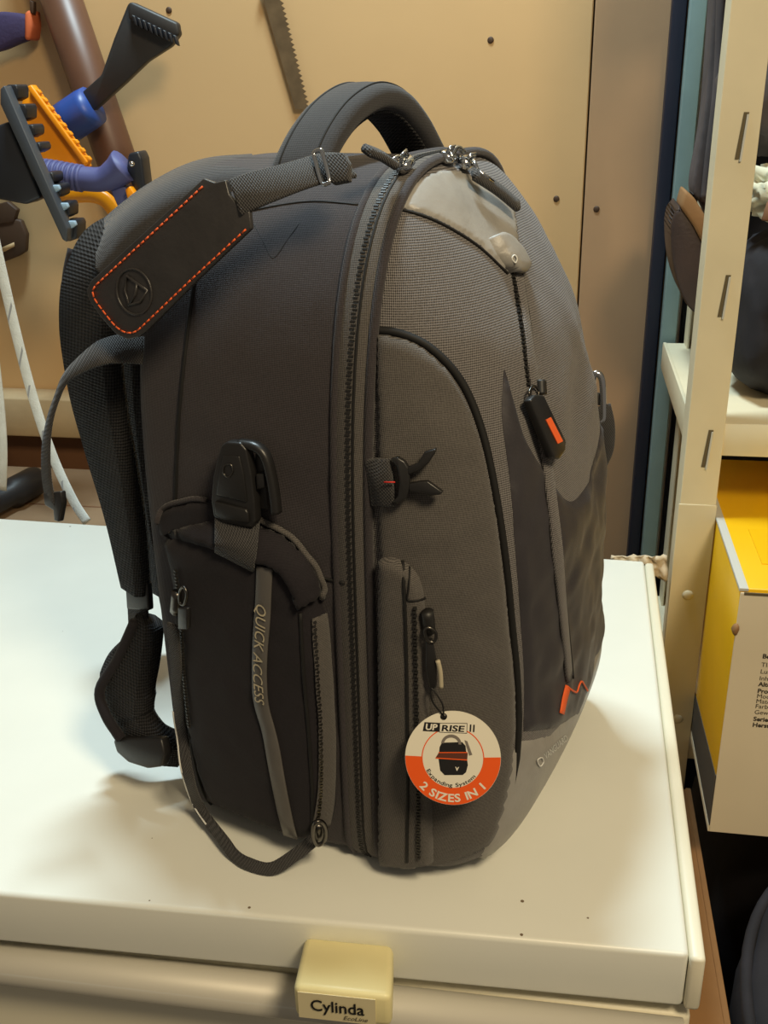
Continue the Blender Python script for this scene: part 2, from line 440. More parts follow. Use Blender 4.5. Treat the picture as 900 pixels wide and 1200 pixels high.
# wall and back
rows = []
NS = 26
for i in range(NS+1):
    t = i/NS; s_ = -BD*t
    bulge = .006*math.sin(PI*min(1, t*1.15))
    # rounded rear edge
    k = 1.0
    if t > .86:
        u = (t-.86)/.14; k = 1-.075*(1-math.sqrt(max(0, 1-u*u)))
    row = []
    for j in range(NT):
        th = 2*PI*j/NT; w_, z_ = outline(th, k)
        # bulge sideways only, the base stays flat
        dx = math.cos(th); w_ += bulge*(1 if dx > 0 else -1)*min(1, abs(dx)*1.6)
        p = Vector((s_, w_, z_))
        q_ = wrinkle(p) if 0 < t < 1 else 0
        p.y += q_*(1 if dx > 0 else -1); p.z = max(0, p.z)
        row.append(len(V)); V.append(p)
    rows.append(row)
for i in range(NS):
    for j in range(NT): Fc.append((rows[i][j], rows[i][(j+1) % NT], rows[i+1][(j+1) % NT], rows[i+1][j]))
last = rows[-1]
for q_ in (.85, .5):
    row = []
    for j in range(NT):
        w_, z_ = outline(2*PI*j/NT, .925*q_); row.append(len(V)); V.append(Vector((-BD-.004, w_, z_)))
    for j in range(NT): Fc.append((last[j], last[(j+1) % NT], row[(j+1) % NT], row[j]))
    last = row
Fc.append(tuple(last[::-1]))
main = obj('main_compartment', (V, [f[::-1] for f in Fc]), K['fabric_side'], pack)
bw_v, bw_f = list(V), [f[::-1] for f in Fc]
V, Fc = [], []; rows = []
rhos = [math.sin(PI/2*i/34) for i in range(35)]
# soft folds of the front cloth: from (w, z) to (w, z), depth, half width
CREASES = [(.115, .40, .095, .30, -.0035, .010), (.13, .30, .20, .355, -.004, .012), (.15, .25, .215, .27, -.0035, .012), (.16, .305, .22, .32, .003, .010), (.10, .22, .13, .12, -.003, .012), (.17, .40, .21, .33, .003, .014)]
def front_full(rho, th):
    p = front_pt(rho, th)
    if rho < .97:
        p.x += wrinkle(p, .0018)
        for (w0, z0, w1, z1, am, sg) in CREASES:
            dx_, dz_ = w1-w0, z1-z0; t_ = max(0, min(1, ((p.y-w0)*dx_+(p.z-z0)*dz_)/(dx_*dx_+dz_*dz_)))
            d2 = (p.y-w0-dx_*t_)**2+(p.z-z0-dz_*t_)**2
            p.x += am*math.sin(PI*(.15+.7*t_))*math.exp(-d2/sg**2)
    return p
def front_wz(w_, z_):
    th = math.atan2(z_-ZC, w_-BW/2); return front_full(min(.999, math.hypot(w_-BW/2, z_-ZC)/polar_r(th)), th)
for rho in rhos[1:]:
    row = []
    for j in range(NT):
        p = front_full(rho, 2*PI*j/NT)
        row.append(len(V)); V.append(p)
    rows.append(row)
c0 = len(V); V.append(front_pt(0, 0))
for i in range(len(rows)-1):
    for j in range(NT): Fc.append((rows[i][j], rows[i+1][j], rows[i+1][(j+1) % NT], rows[i][(j+1) % NT]))
for j in range(NT): Fc.append((c0, rows[0][j], rows[0][(j+1) % NT]))
fcol = obj('front_compartment', (V, Fc), K['fabric_front'], pack)
for o_ in (main, fcol):
    b_ = bmesh.new(); b_.from_mesh(o_.data); bmesh.ops.recalc_face_normals(b_, faces=b_.faces); b_.to_mesh(o_.data); b_.free()
off = len(bw_v)
BVH = BVHTree.FromPolygons(bw_v+V, bw_f+[tuple(i+off for i in f) for f in Fc])
BVHF = BVHTree.FromPolygons(V, Fc)

# ------------------------------------------------------------------ backpack: tools to lay pieces on the body
BV, BF = list(bw_v)+list(V), list(bw_f)+[tuple(i+off for i in f) for f in Fc]
def add_bvh(o):
    global BVH, BV, BF
    k = len(BV); BV += [Vector(v.co) for v in o.data.vertices]; BF += [tuple(i+k for i in p.vertices) for p in o.data.polygons]
    BVH = BVHTree.FromPolygons(BV, BF)
def hit(px, py):
    d = lray(px, py); p, n, i, t = BVH.ray_cast(PCAM, d)
    if p is None: return None
    if n.dot(d) > 0: n = -n
    return p, n
def hitn(px, py, spread=3):
    """hit with the normal averaged over a small neighbourhood; falls back to the nearest body point"""
    h = hit(px, py)
    if h is None:
        d = lray(px, py); best = None
        for k in range(60):
            q_ = PCAM+d*(.5+k*.015); r_ = BVH.find_nearest(q_)
            if best is None or r_[3] < best[2]: best = (r_[0], r_[1], r_[3])
        return best[0], best[1]
    n = Vector(h[1])
    for dx, dy in ((spread, 0), (-spread, 0), (0, spread), (0, -spread)):
        g = hit(px+dx, py+dy)
        if g and (g[0]-h[0]).length < .02: n += g[1]
    return h[0], n.normalized()
def P2(pts, n=8): return [(p.x, p.y) for p in cr([(a, b, 0) for a, b in pts], n)]
def path(pts, lift=0.0, n=8, step=None):
    q2 = P2(pts, n) if len(pts) > 2 else [(pts[0][0]+(pts[1][0]-pts[0][0])*k/n, pts[0][1]+(pts[1][1]-pts[0][1])*k/n) for k in range(n+1)]
    P, N = [], []
    for a, b in q2:
        p, nn = hitn(a, b); P.append(p+nn*lift); N.append(nn)
    for _ in range(3):
        P = [P[0]]+[(P[i-1]+P[i]*2+P[i+1])/4 for i in range(1, len(P)-1)]+[P[-1]]
        N = [N[0]]+[(N[i-1]+N[i]*2+N[i+1]).normalized() for i in range(1, len(N)-1)]+[N[-1]]
    return P, N
def stube(name, pts, r, lift, m, parent=None, n=8, flat=1.0):
    P, N = path(pts, lift, n); bm = NB(); tube(bm, P, r, 6); return obj(name, bm, K[m], parent or pack)
def sribbon(name, pts, wd, th, lift, m, parent=None, n=8):
    P, N = path(pts, lift, n); bm = NB(); ribbon(bm, P, N, wd, th); return obj(name, bm, K[m], parent or pack)
def teeth_bm(P, N, wd=.0034, pitch=.0026, ln=.0015, hgt=.0014, closed=False):
    """row of zip teeth along a path"""
    bm = NB()
    tot = resample(P, pitch, closed); 
    from mathutils.kdtree import KDTree
    kd = KDTree(len(P)); [kd.insert(p, i) for i, p in enumerate(P)]; kd.balance()
    for i, p in enumerate(tot):
        a = tot[i-1] if (i or closed) else p; b = tot[(i+1) % len(tot)] if (i < len(tot)-1 or closed) else p
        t = (b-a).normalized(); nn = N[kd.find(p)[1]]; nn = (nn-t*nn.dot(t)).normalized(); sd = t.cross(nn)
        o_ = sd*(wd*.12*(1 if i % 2 else -1))
        q4 = [p+o_+sd*(wd/2*a_)+t*(ln/2*b_) for a_, b_ in ((1, 1), (-1, 1), (-1, -1), (1, -1))]
        vv = [bm.verts.new(x-nn*.0006) for x in q4]+[bm.verts.new(x+nn*hgt) for x in q4]
        for f in ((4, 5, 6, 7), (0, 1, 5, 4), (1, 2, 6, 5), (2, 3, 7, 6), (3, 0, 4, 7)): bm.faces.new([vv[k] for k in f])
    return bm
def steeth(name, pts, lift, parent=None, m='zip_black', **k):
    P, N = path(pts, lift, 10); o = obj(name, teeth_bm(P, N, **k), K[m], parent or pack, False); o['kind'] = 'stuff'; return o
def patch(name, segs, h, edge, m, parent=None, res=5.0, lift=0.0, sink=.0012, bvh=True, mirror=False, smooth_n=3, crumple=0.0, wv=40):
    """panel sewn on the body: outline in photo pixels, every inner point cast onto the body and raised along its normal"""
    out = []
    for s_ in segs:
        q2 = P2(s_, 8) if len(s_) > 2 else s_
        out += [Vector((a, b, 0)) for a, b in (q2[:-1] if len(s_) > 2 else s_[:-1])]
    out = resample(out, res, True); n = len(out)
    b2 = [Vector((p.x, p.y)) for p in out]
    x0, x1 = min(p.x for p in b2), max(p.x for p in b2); y0, y1 = min(p.y for p in b2), max(p.y for p in b2)
    A = np.array([(p.x, p.y) for p in b2]); Bn = np.roll(A, -1, 0)
    def dist(x, y):
        d = Bn-A; q_ = np.array((x, y))-A; t = np.clip((q_*d).sum(1)/np.maximum((d*d).sum(1), 1e-9), 0, 1)
        return float(np.sqrt(((q_-d*t[:, None])**2).sum(1)).min())
    def inside(x, y):
        c = ((A[:, 1] > y) != (Bn[:, 1] > y)) & (x < (Bn[:, 0]-A[:, 0])*(y-A[:, 1])/np.where(Bn[:, 1]-A[:, 1] == 0, 1e-9, Bn[:, 1]-A[:, 1])+A[:, 0])
        return bool(c.sum() % 2)
    pts = list(b2); dd = [0.0]*n
    # an inner rim gives the edge its roll
    k = 0; y = y0
    while y <= y1:
        x = x0+(res/2 if k % 2 else 0)
        while x <= x1:
            if inside(x, y):
                d = dist(x, y)
                if d > res*.42: pts.append(Vector((x, y))); dd.append(d)
            x += res
        y += res*.866; k += 1
    r_ = delaunay_2d_cdt(pts, [(i, (i+1) % n) for i in range(n)], [], 1, 1e-4)
    vv, ff = r_[0], r_[2]; orig = r_[3]
    P = []; ok = []
    for i, p in enumerate(vv):
        g = hit(p.x, p.y)
        if g is None: P.append(None); continue
        q_, nn = hitn(p.x, p.y, smooth_n); d = dd[orig[i][0]] if orig[i] else dist(p.x, p.y)
        t = min(1, d/edge); ofs = h*math.sqrt(max(0, 1-(1-t)**2)) if d > 0 else -sink
        if crumple and d > 0: ofs += crumple*t*(noise.noise(Vector(q_)*wv)+.5*noise.noise(Vector(q_)*wv*2.3))
        P.append(q_+nn*(ofs+(lift if d > 0 else 0)))
    idx = {}; V2 = []
    for i, p in enumerate(P):
        if p is not None: idx[i] = len(V2); V2.append(p)
    F2 = []
    for f in ff:
        if all(i in idx for i in f):
            a, b, c = [P[i] for i in f]
            if max((a-b).length, (b-c).length, (c-a).length) < .06: F2.append(tuple(idx[i] for i in f))
    if mirror:
        k = len(V2); F2 += [tuple(i+k for i in f[::-1]) for f in F2]; V2 += [Vector((p.x, BW-p.y, p.z)) for p in V2]
    bm = NB(); bv = [bm.verts.new(p) for p in V2]
    for f in F2:
        try: bm.faces.new([bv[i] for i in f])
        except ValueError: pass
    o = obj(name, bm, K[m], parent or pack)
    if bvh: add_bvh(o)
    return o
def tplane(px, py, lift, tilt=None):
    p, n = hitn(px, py, 6); n = (n+tilt).normalized() if tilt is not None else n
    return p+n*lift, n
def onpl(px, py, pl):
    d = lray(px, py); return PCAM+d*((pl[0]-PCAM).dot(pl[1])/d.dot(pl[1]))
def pplate(name, pts, pl, th, m, parent=None, bev=.0008, curve=False, seg=2):
    q2 = P2(list(pts)+[pts[0]], 5)[:-1] if curve else pts
    bm = NB(); out = [onpl(a, b, pl) for a, b in q2]; plate(bm, out, th, pl[1], bev, seg); return obj(name, bm, K[m], parent or pack, not (bev == 0))
def ptube(name, pts, pl, r, m, parent=None, closed=False, n=6, seg=8):
    P = [onpl(a, b, pl) for a, b in (P2(pts, n) if len(pts) > 2 else pts)] if not closed else [onpl(p.x, p.y, pl) for p in cr([(a, b, 0) for a, b in pts], n, True)]
    bm = NB(); tube(bm, P, r, seg, closed); return obj(name, bm, K[m], parent or pack)
def pribbon(name, pts3, wd, th, m, nrm, parent=None, n=8):
    """free strap through (px, py, w) points: w is the distance from the near side of the pack"""
    P = cr([LPL(a, b, 1, w_) for a, b, w_ in pts3], n)
    if isinstance(nrm, list):
        N = []
        for i in range(len(P)):
            t = i/(len(P)-1)*(len(nrm)-1); k = min(int(t), len(nrm)-2); N.append(nrm[k].lerp(nrm[k+1], t-k).normalized())
    else: N = nrm
    W_ = wd
    if isinstance(wd, list):
        W_ = []
        for i in range(len(P)):
            t = i/(len(P)-1)*(len(wd)-1); k = min(int(t), len(wd)-2); W_.append(wd[k]+(wd[k+1]-wd[k])*(t-k))
    bm = NB(); ribbon(bm, P, N, W_, th); return obj(name, bm, K[m], parent or pack)
TOCAM = (PCAM-Vector((-.1, 0, .25))).normalized()

# ------------------------------------------------------------------ backpack: main zip ring
ths = [2*PI*j/NT for j in range(NT)]
def ring(s_, k): 
    P, N = [], []
    for th in ths:
        w_, z_ = outline(th); r_ = polar_r(th); e = 1e-3
        a = Vector(outline(th-e)); b = Vector(outline(th+e)); t = (b-a).normalized(); n2 = Vector((t.y, -t.x))
        q_ = Vector((w_, z_))+n2*k; P.append(Vector((s_, q_.x, max(.003, q_.y)))); N.append(Vector((0, n2.x, n2.y)))
    return P, N
P, N = ring(-.003, .0015); bm = NB(); ribbon(bm, P, N, .022, .004, True); band = obj('zipper_band', bm, K['fabric_gusset'], pack); add_bvh(band)
for s_, r_ in ((-.015, .0030), (.0085, .0032)):
    P, N = ring(s_, .0020); bm = NB(); tube(bm, P, r_, 8, True); obj('piping', bm, K['fabric_side'], pack)
P, N = ring(-.005, .0036); o = obj('main_zipper_teeth', teeth_bm(P, N, .0030, .0023, .0012, .0006, True), K['zip_black'], pack, False); o['kind'] = 'stuff'
P, N = ring(-.0015, .0036); bm = NB(); ribbon(bm, P, N, .0016, .0014, True); obj('zipper_seam', bm, K['seam_black'], band)

# ------------------------------------------------------------------ backpack: front compartment panels
gus = patch('side_pocket', [[(441, 389), (470, 394), (503, 411), (536, 448), (560, 505), (576, 575), (588, 655), (596, 735), (602, 800), (603, 860), (597, 920), (583, 972), (572, 990)],
      [(572, 990), (540, 1005), (505, 1013), (446, 1010)], [(446, 1010), (446, 860), (445, 700), (443, 560), (441, 440), (441, 389)]], .0065, 16, 'fabric_gusset', res=6, crumple=.0009)
stube('pocket_seam', [(443, 387), (470, 391), (505, 408), (540, 446), (564, 503), (580, 575), (592, 655), (600, 735), (606, 800), (607, 860), (601, 920), (588, 972)], .0026, .0002, 'seam_black')
low = patch('lower_pocket', [[(446, 652), (466, 654), (484, 665), (495, 685), (500, 725), (503, 800), (506, 900), (509, 1012)], [(509, 1012), (480, 1014), (446, 1012)], [(446, 1012), (446, 850), (446, 652)]], .0075, 12, 'fabric_gusset', res=5)
stube('pocket_fold', [(472, 657), (475, 720), (477, 800), (478, 900), (477, 1010)], .0012, .0002, 'seam_black', low)
stube('pocket_fold', [(480, 664), (479, 690), (478, 703), (492, 703), (499, 700)], .0007, .0004, 'seam_black', low)
steeth('pocket_zipper_teeth', [(486, 712), (488, 800), (490, 900), (491, 1004)], .0006, low, wd=.0022)
# grey rubbery foot and top panels go on round to the far side
bnd = [hitn(a, b)[0] for a, b in P2([(607, 862), (628, 861), (648, 853), (668, 834), (686, 806)], 6)]
pol = []
for q_ in bnd:
    th = math.atan2(q_.z-ZC, q_.y-BW/2); pol.append((th, math.hypot(q_.y-BW/2, q_.z-ZC)/polar_r(th)))
pol = sorted([x for x in pol if x[0] < -PI/2]+[(-PI-x[0], x[1]) for x in pol if x[0] < -PI/2])
pt, prr = [x[0] for x in pol], [x[1] for x in pol]
V_, F_ = [], []; nu, nv = 70, 22
thb = -1.84
for i in range(nu+1):
    th0 = pt[0]+(pt[-1]-pt[0])*i/nu; r0_ = float(np.interp(th0, pt, prr)); th1 = thb+(-PI-2*thb)*i/nu
    for k in range(nv+1):
        t = k/nv; th = th0+(th1-th0)*t**1.2; rho = r0_+(.99-r0_)*(1-(1-t)**1.8); e = 1e-3
        c_ = front_pt(rho, th); c_.x += 0; rho2 = min(rho, .998)
        a_ = front_pt(rho2+e, th)-front_pt(rho2-e, th); b_ = front_pt(rho2, th+e)-front_pt(rho2, th-e); n_ = a_.cross(b_).normalized()
        if n_.dot(Vector((1, 0, -.3))) < 0: n_ = -n_
        l_ = .0026 if 0 < i < nu and k > 0 else -.001
        q_ = c_+n_*l_; q_.z = max(q_.z, .0006); V_.append(q_)
for i in range(nu):
    for k in range(nv): F_.append((i*(nv+1)+k, i*(nv+1)+k+1, (i+1)*(nv+1)+k+1, (i+1)*(nv+1)+k))
bp_ = NB(); bvs = [bp_.verts.new(q_) for q_ in V_]
for f in F_: bp_.faces.new([bvs[k] for k in f])
base_panel = obj('base_panel', bp_, K['rubber_grey'], pack); add_bvh(base_panel)
top = patch('top_panel', [[(464, 243), (474, 225), (496, 207), (522, 199), (548, 203), (580, 224), (604, 246)], [(604, 246), (608, 280), (613, 318)], [(613, 318), (594, 319), (561, 288), (525, 265), (494, 251), (464, 243)]], .0016, 4, 'rubber_grey', res=4)
stube('panel_seam', [(464, 245), (494, 253), (525, 267), (561, 290), (594, 321)], .0009, .0008, 'seam_black', top)
tabp = patch('zipper_garage', [[(572, 279), (581, 275), (592, 279)], [(592, 279), (606, 294), (615, 311)], [(615, 311), (612, 319), (598, 321)], [(598, 321), (586, 304), (572, 279)]], .0085, 7, 'rubber_grey', res=3)
pl = tplane(604, 305, .001); ptube('emblem', [(600, 303), (603, 299), (606, 303), (604, 308)], pl, .0005, 'print_grey', tabp, True)
# shade on the lower front, put in as a panel of smooth darker cloth
def wz_panel(name, vis, extra, h, m, crumple=0.0, wv=34, step=.004):
    """panel of the front in its own (width, height) plan: visible edge from the photo, then on round the far side"""
    out = []
    for s_ in vis:
        for a, b in P2(s_, 6)[:-1]:
            q_ = hitn(a, b)[0]; out.append(Vector((q_.y, q_.z, 0)))
    out += [Vector((a, b, 0)) for a, b in extra]
    out = resample(out, step, True); n = len(out); b2 = [Vector((q_.x, q_.y)) for q_ in out]; A = np.array([(q_.x, q_.y) for q_ in b2]); Bn = np.roll(A, -1, 0)
    pts = list(b2); dd = [0]*n
    for z_ in np.arange(A[:, 1].min(), A[:, 1].max(), step):
        for x_ in np.arange(A[:, 0].min(), A[:, 0].max(), step):
            c = ((A[:, 1] > z_) != (Bn[:, 1] > z_)) & (x_ < (Bn[:, 0]-A[:, 0])*(z_-A[:, 1])/np.where(Bn[:, 1]-A[:, 1] == 0, 1e-9, Bn[:, 1]-A[:, 1])+A[:, 0])
            if c.sum() % 2:
                d_ = np.sqrt(((A-np.array((x_, z_)))**2).sum(1)).min()
                if d_ > step*.5: pts.append(Vector((x_, z_))); dd.append(d_)
    r_ = delaunay_2d_cdt(pts, [(i, (i+1) % n) for i in range(n)], [], 1, 1e-7); V2 = []
    for i, q_ in enumerate(r_[0]):
        d_ = dd[r_[3][i][0]] if r_[3][i] else 0; e = 1e-3; c = front_wz(q_.x, q_.y)
        n_ = (front_wz(q_.x+e, q_.y)-front_wz(q_.x-e, q_.y)).cross(front_wz(q_.x, q_.y+e)-front_wz(q_.x, q_.y-e)).normalized()
        if n_.x < 0: n_ = -n_
        V2.append(c+n_*((h*min(1, d_/.004)+.0006 if d_ > 0 else .0002)+(crumple*min(1, d_/.012)*max(-.6, noise.noise(c*wv)+.5*noise.noise(c*wv*2.2)) if crumple else 0)))
    bm = NB(); bv = [bm.verts.new(q_) for q_ in V2]
    for f in r_[2]: bm.faces.new([bv[k] for k in f])
    o = obj(name, bm, K[m], pack); add_bvh(o); return o
wz_panel('front_shade_panel', [[(613, 857), (614, 800), (610, 730), (604, 650), (597, 560), (588, 490), (590, 430)], [(590, 430), (602, 470), (614, 512), (640, 556), (668, 588), (694, 560)]], [(.235, .285), (.262, .27), (.268, .17), (.255, .10), (.205, .075), (.15, .068)], .0022, 'fabric_front_shade', .0022)
# central zip with its flap
flap = sribbon('front_zipper_flap', [(605, 322), (613, 370), (621, 430), (628, 475), (637, 530), (648, 615), (656, 700), (665, 795)], .0105, .003, .0014, 'fabric_front')
stube('flap_seam', [(611, 322), (619, 370), (627, 430), (634, 475), (643, 530), (654, 615), (662, 700), (671, 795)], .0008, .0006, 'seam_black', flap)
steeth('front_zipper_teeth', [(600, 322), (606, 360), (612, 400), (618, 450)], .0006, wd=.0026)
pl = tplane(643, 500, .012)
zp = pplate('zipper_pull', [(622, 469), (628, 462), (638, 463), (664, 517), (663, 528), (656, 538), (649, 536)], pl, .006, 'black_plastic', bev=.0012)
pplate('pull_stripe', [(640, 492), (646, 489), (660, 517), (654, 520)], (pl[0]+pl[1]*.0006, pl[1]), .0007, 'orange_thread', zp, 0)
ptube('pull_ring', [(623, 468), (620, 460), (625, 452), (631, 458), (630, 468)], (pl[0]-pl[1]*.004, pl[1]), .0008, 'gunmetal', zp)
P, N = path([(627, 447), (628, 463)], .004); bm = NB(); ribbon(bm, P, N, .007, .006); obj('zipper_slider', bm, K['zip_black'], pack)
# orange embroidered mark, pale maker's name on the base panel
o = sribbon('embroidered_mark', [(657, 836), (660, 820), (664, 805)], .0095, .0012, .001, 'orange_thread', n=4)
stube('embroidery_thread', [(663, 804), (668, 808), (674, 811), (677, 803), (680, 798), (684, 804), (687, 809)], .0008, .0012, 'orange_thread', o)
def pxlettering(name, s, a, b, up, m, parent=None, lift=.0005, bold=.0, shear=0.0):
    """lettering printed on the body: every outline point is cast onto the cloth"""
    v, f, wd = char_mesh(s, 1.0, bold, shear); vv = []
    for q_ in v:
        t = q_.x/wd; h_ = q_.y/.72; c, n_ = hitn(a[0]+(b[0]-a[0])*t+up[0]*h_, a[1]+(b[1]-a[1])*t+up[1]*h_, 5); vv.append(c+n_*lift)
    return obj(name, (vv, f), K[m], parent or pack, False)
pxlettering('maker_lettering', 'VANGUARD', (639, 890), (665, 867), (-2.5, -7), 'print_grey', bold=.008)
pl = tplane(634, 894, .0010); ptube('maker_emblem', [(630, 891), (635, 888), (637, 893), (633, 898)], pl, .0005, 'print_grey', None, True)
# strap with the free half of a side-release clip
sb = sribbon('clip_strap', [(436, 564), (448, 564), (462, 564)], .030, .005, .003, 'webbing', n=5)
pl = tplane(472, 562, .0075)
ptube('red_stitch', [(450, 565), (463, 565)], (pl[0]+pl[1]*.0002, pl[1]), .0005, 'red_thread', sb)
clip = pplate('clip_frame', [(457, 538), (466, 536), (474, 541), (479, 549), (480, 572), (476, 585), (468, 591), (459, 589), (466, 582), (468, 565), (465, 547)], pl, .005, 'black_plastic', bev=.0011)
pplate('clip_prong', [(477, 548), (490, 543), (497, 530), (511, 526), (510, 531), (502, 543), (493, 551), (478, 557)], pl, .0045, 'black_plastic', clip)
pplate('clip_prong', [(479, 567), (490, 565), (501, 564), (519, 577), (516, 580), (503, 582), (497, 578), (479, 576)], pl, .0045, 'black_plastic', clip)
# zip pull of the lower pocket
P, N = path([(494, 715), (496, 738)], .005, 4); bm = NB(); ribbon(bm, P, N, .008, .007); ls = obj('pocket_zipper_slider', bm, K['zip_black'], pack)
pl = tplane(505, 770, .011)
ptube('slider_ring', [(498, 738), (504, 736), (511, 742), (509, 752), (501, 750)], pl, .0011, 'gunmetal', ls, True)
pplate('pull_cord', [(499, 752), (507, 750), (512, 775), (512, 806), (504, 810), (499, 785)], pl, .004, 'black_plastic', ls, .001)
ptube('pull_lining', [(513, 774), (516, 788), (517, 806)], (pl[0]+pl[1]*.001, pl[1]), .0016, 'print_pale', ls)

# ------------------------------------------------------------------ backpack: near side
stube('side_seam', [(240, 262), (228, 330), (219, 400), (211, 480), (207, 560), (206, 640), (209, 730), (216, 810), (230, 900), (246, 945)], .0014, .0003, 'seam_black')
stube('side_seam', [(340, 672), (372, 676), (404, 683)], .0012, .0003, 'seam_black')
stube('top_stitch', [(290, 248), (330, 240), (370, 236), (420, 240)], .0007, .0001, 'seam_black')
stube('top_stitch', [(297, 262), (309, 284), (320, 303), (336, 282), (352, 260)], .0003, -.0001, 'seam_black')
pch = patch('tripod_pouch', [[(196, 628), (208, 680), (216, 760), (224, 840), (236, 900), (252, 936)], [(252, 936), (290, 953), (345, 974), (372, 978)], [(372, 978), (392, 956), (394, 880), (392, 800), (386, 740), (376, 700), (362, 660), (330, 628)], [(330, 628), (270, 612), (196, 628)]],
      .016, 34, 'fabric_velour', res=6, crumple=.0018, wv=30)
stube('pouch_seam', [(352, 718), (356, 790), (362, 860), (366, 930), (366, 975)], .0014, .0004, 'seam_black', pch)
sribbon('zipper_tape', [(374, 722), (379, 790), (383, 860), (382, 930), (376, 968)], .014, .0016, .0006, 'fabric_gusset', pch)
steeth('pouch_zipper_teeth', [(367, 728), (371, 790), (375, 860), (375, 930), (372, 962)], .0016, pch, m='gunmetal', wd=.0024)
steeth('pouch_zipper_teeth', [(208, 668), (214, 720), (218, 790), (224, 850)], .0014, pch, wd=.0024)
rib = sribbon('reflective_ribbon', [(311, 664), (309, 711), (306, 752), (305, 792), (307, 824), (317, 860), (325, 905), (334, 950), (341, 978)], .0115, .0022, .0012, 'reflective', pch)
P, N = path([(309, 704), (307, 745), (305, 785), (307, 822)], .003, 8)
v, f, wd = char_mesh('QUICK ACCESS', 1.0, 0, .25)
L_ = [0]
for i in range(1, len(P)): L_.append(L_[-1]+(P[i]-P[i-1]).length)
sc = L_[-1]/wd; vv = []
for p in v:
    t = p.x*sc; k = 0
    while k < len(P)-2 and L_[k+1] < t: k += 1
    tt = (P[k+1]-P[k]).normalized(); sd = N[k].cross(tt)
    vv.append(P[k]+tt*(t-L_[k])+sd*((p.y-.36)*.0105)+N[k]*.0004)
obj('ribbon_lettering', (vv, f), K['print_pale'], pch, False)
fl = patch('pouch_flap', [[(187, 610), (192, 598), (208, 590), (242, 585), (272, 592), (302, 607), (340, 628), (366, 660), (379, 686), (375, 698)], [(375, 698), (364, 707), (347, 717)], [(347, 717), (337, 690), (320, 668), (294, 660), (237, 641), (196, 630), (187, 610)]],
      .0065, 7, 'fabric_velour', res=5, crumple=.0006)
stube('flap_binding', [(296, 604), (322, 616), (345, 634), (364, 660), (378, 686), (375, 699)], .0022, .0030, 'fabric_gusset', fl)
stube('flap_binding', [(187, 612), (193, 598), (209, 590), (244, 585)], .0020, .0030, 'fabric_side', fl)
sribbon('flap_tab', [(279, 600), (278, 630), (276, 656)], .030, .003, .0014, 'webbing', fl, 5)
# catch buckle above the pouch
pl = tplane(272, 572, .014); pl = (pl[0], pl[1])
bk = pplate('catch_buckle', [(247, 588), (249, 560), (254, 538), (259, 522), (265, 518), (281, 519), (288, 527), (294, 556), (298, 590), (299, 612), (295, 619), (262, 613), (250, 606)], pl, .0085, 'black_plastic', bev=.0014, seg=3)
up = lambda k: (pl[0]+pl[1]*k, pl[1])
pplate('buckle_face', [(253, 580), (256, 556), (261, 534), (280, 535), (285, 556), (289, 589)], up(.0012), .002, 'black_plastic', bk, .0007)
pplate('buckle_bar', [(250, 588), (287, 597), (290, 601), (291, 613), (262, 610), (252, 604)], up(.0022), .003, 'black_plastic', bk, .0010)
ptube('buckle_emblem', [(263, 546), (270, 544), (273, 552), (268, 559), (262, 555)], up(.0014), .0006, 'gunmetal', bk, True)
ptube('red_stitch', [(264, 615), (296, 626)], up(-.002), .0013, 'red_thread', bk)
pl2 = (pl[0]-pl[1]*.005, pl[1])
bm = NB(); P = [onpl(a, b, pl2) for a, b in P2([(281, 520), (299, 523), (311, 534), (318, 558), (322, 582), (324, 601)], 6)]; ribbon(bm, P, pl[1], .0058, .008)
obj('buckle_guard', bm, K['black_plastic'], pack)
pplate('buckle_core', [(299, 530), (306, 534), (311, 558), (314, 598), (300, 596), (296, 560)], (pl[0]-pl[1]*.008, pl[1]), .005, 'zip_black', bk, .001)
pplate('buckle_core', [(299, 556), (309, 555), (310, 572), (300, 575)], (pl[0]-pl[1]*.003, pl[1]), .006, 'black_plastic', bk, .001)
# pull loop hanging from the two pouch zips
P, N = path([(215, 690), (214, 714)], .006, 4); bm = NB(); ribbon(bm, P, N, .0075, .006); zs = obj('pouch_zipper_slider', bm, K['gunmetal'], pack)
pl3 = tplane(215, 705, .011); ptube('slider_ring', [(215, 688), (219, 696), (216, 708), (211, 706), (211, 694)], pl3, .0011, 'gunmetal', zs, True)
pplate('slider_tab', [(208, 712), (219, 713), (219, 738), (208, 738)], pl3, .004, 'black_plastic', zs, .001)
pp_ = []
for a, b, l_ in ((214, 728, .008), (215, 770, .006), (216, 830, .006), (222, 862, .007), (232, 900, .009), (244, 935, .011)):
    p, n_ = hitn(a, b, 6); pp_.append(p+n_*l_)
for a, b, w_ in ((262, 985, -.028), (275, 1010, -.034), (291, 1023, -.038), (318, 1021, -.036), (347, 1001, -.028), (368, 984, -.022)): pp_.append(LPL(a, b, 1, w_))
for p in pp_: p.z = max(p.z, .006)
P = cr(pp_, 6); bm = NB(); ribbon(bm, P, [Vector((.1, -1, .45)).normalized()]*len(P), .0095, .0026); plo = obj('pull_loop', bm, K['webbing'], pack)
bm = NB(); tube(bm, [q_+Vector((-.0042, -.0016, .001)) for q_ in P[12:34]], .0007, 6); obj('loop_edge', bm, K['print_grey'], plo)
pl4 = tplane(373, 972, .012); ptube('slider_ring', [(369, 965), (377, 963), (382, 972), (380, 985), (372, 990), (367, 980)], pl4, .0016, 'gunmetal', pch, True)
P, N = path([(372, 958), (373, 976)], .006, 4); bm = NB(); ribbon(bm, P, N, .0085, .007); obj('pouch_zipper_slider', bm, K['gunmetal'], pack)

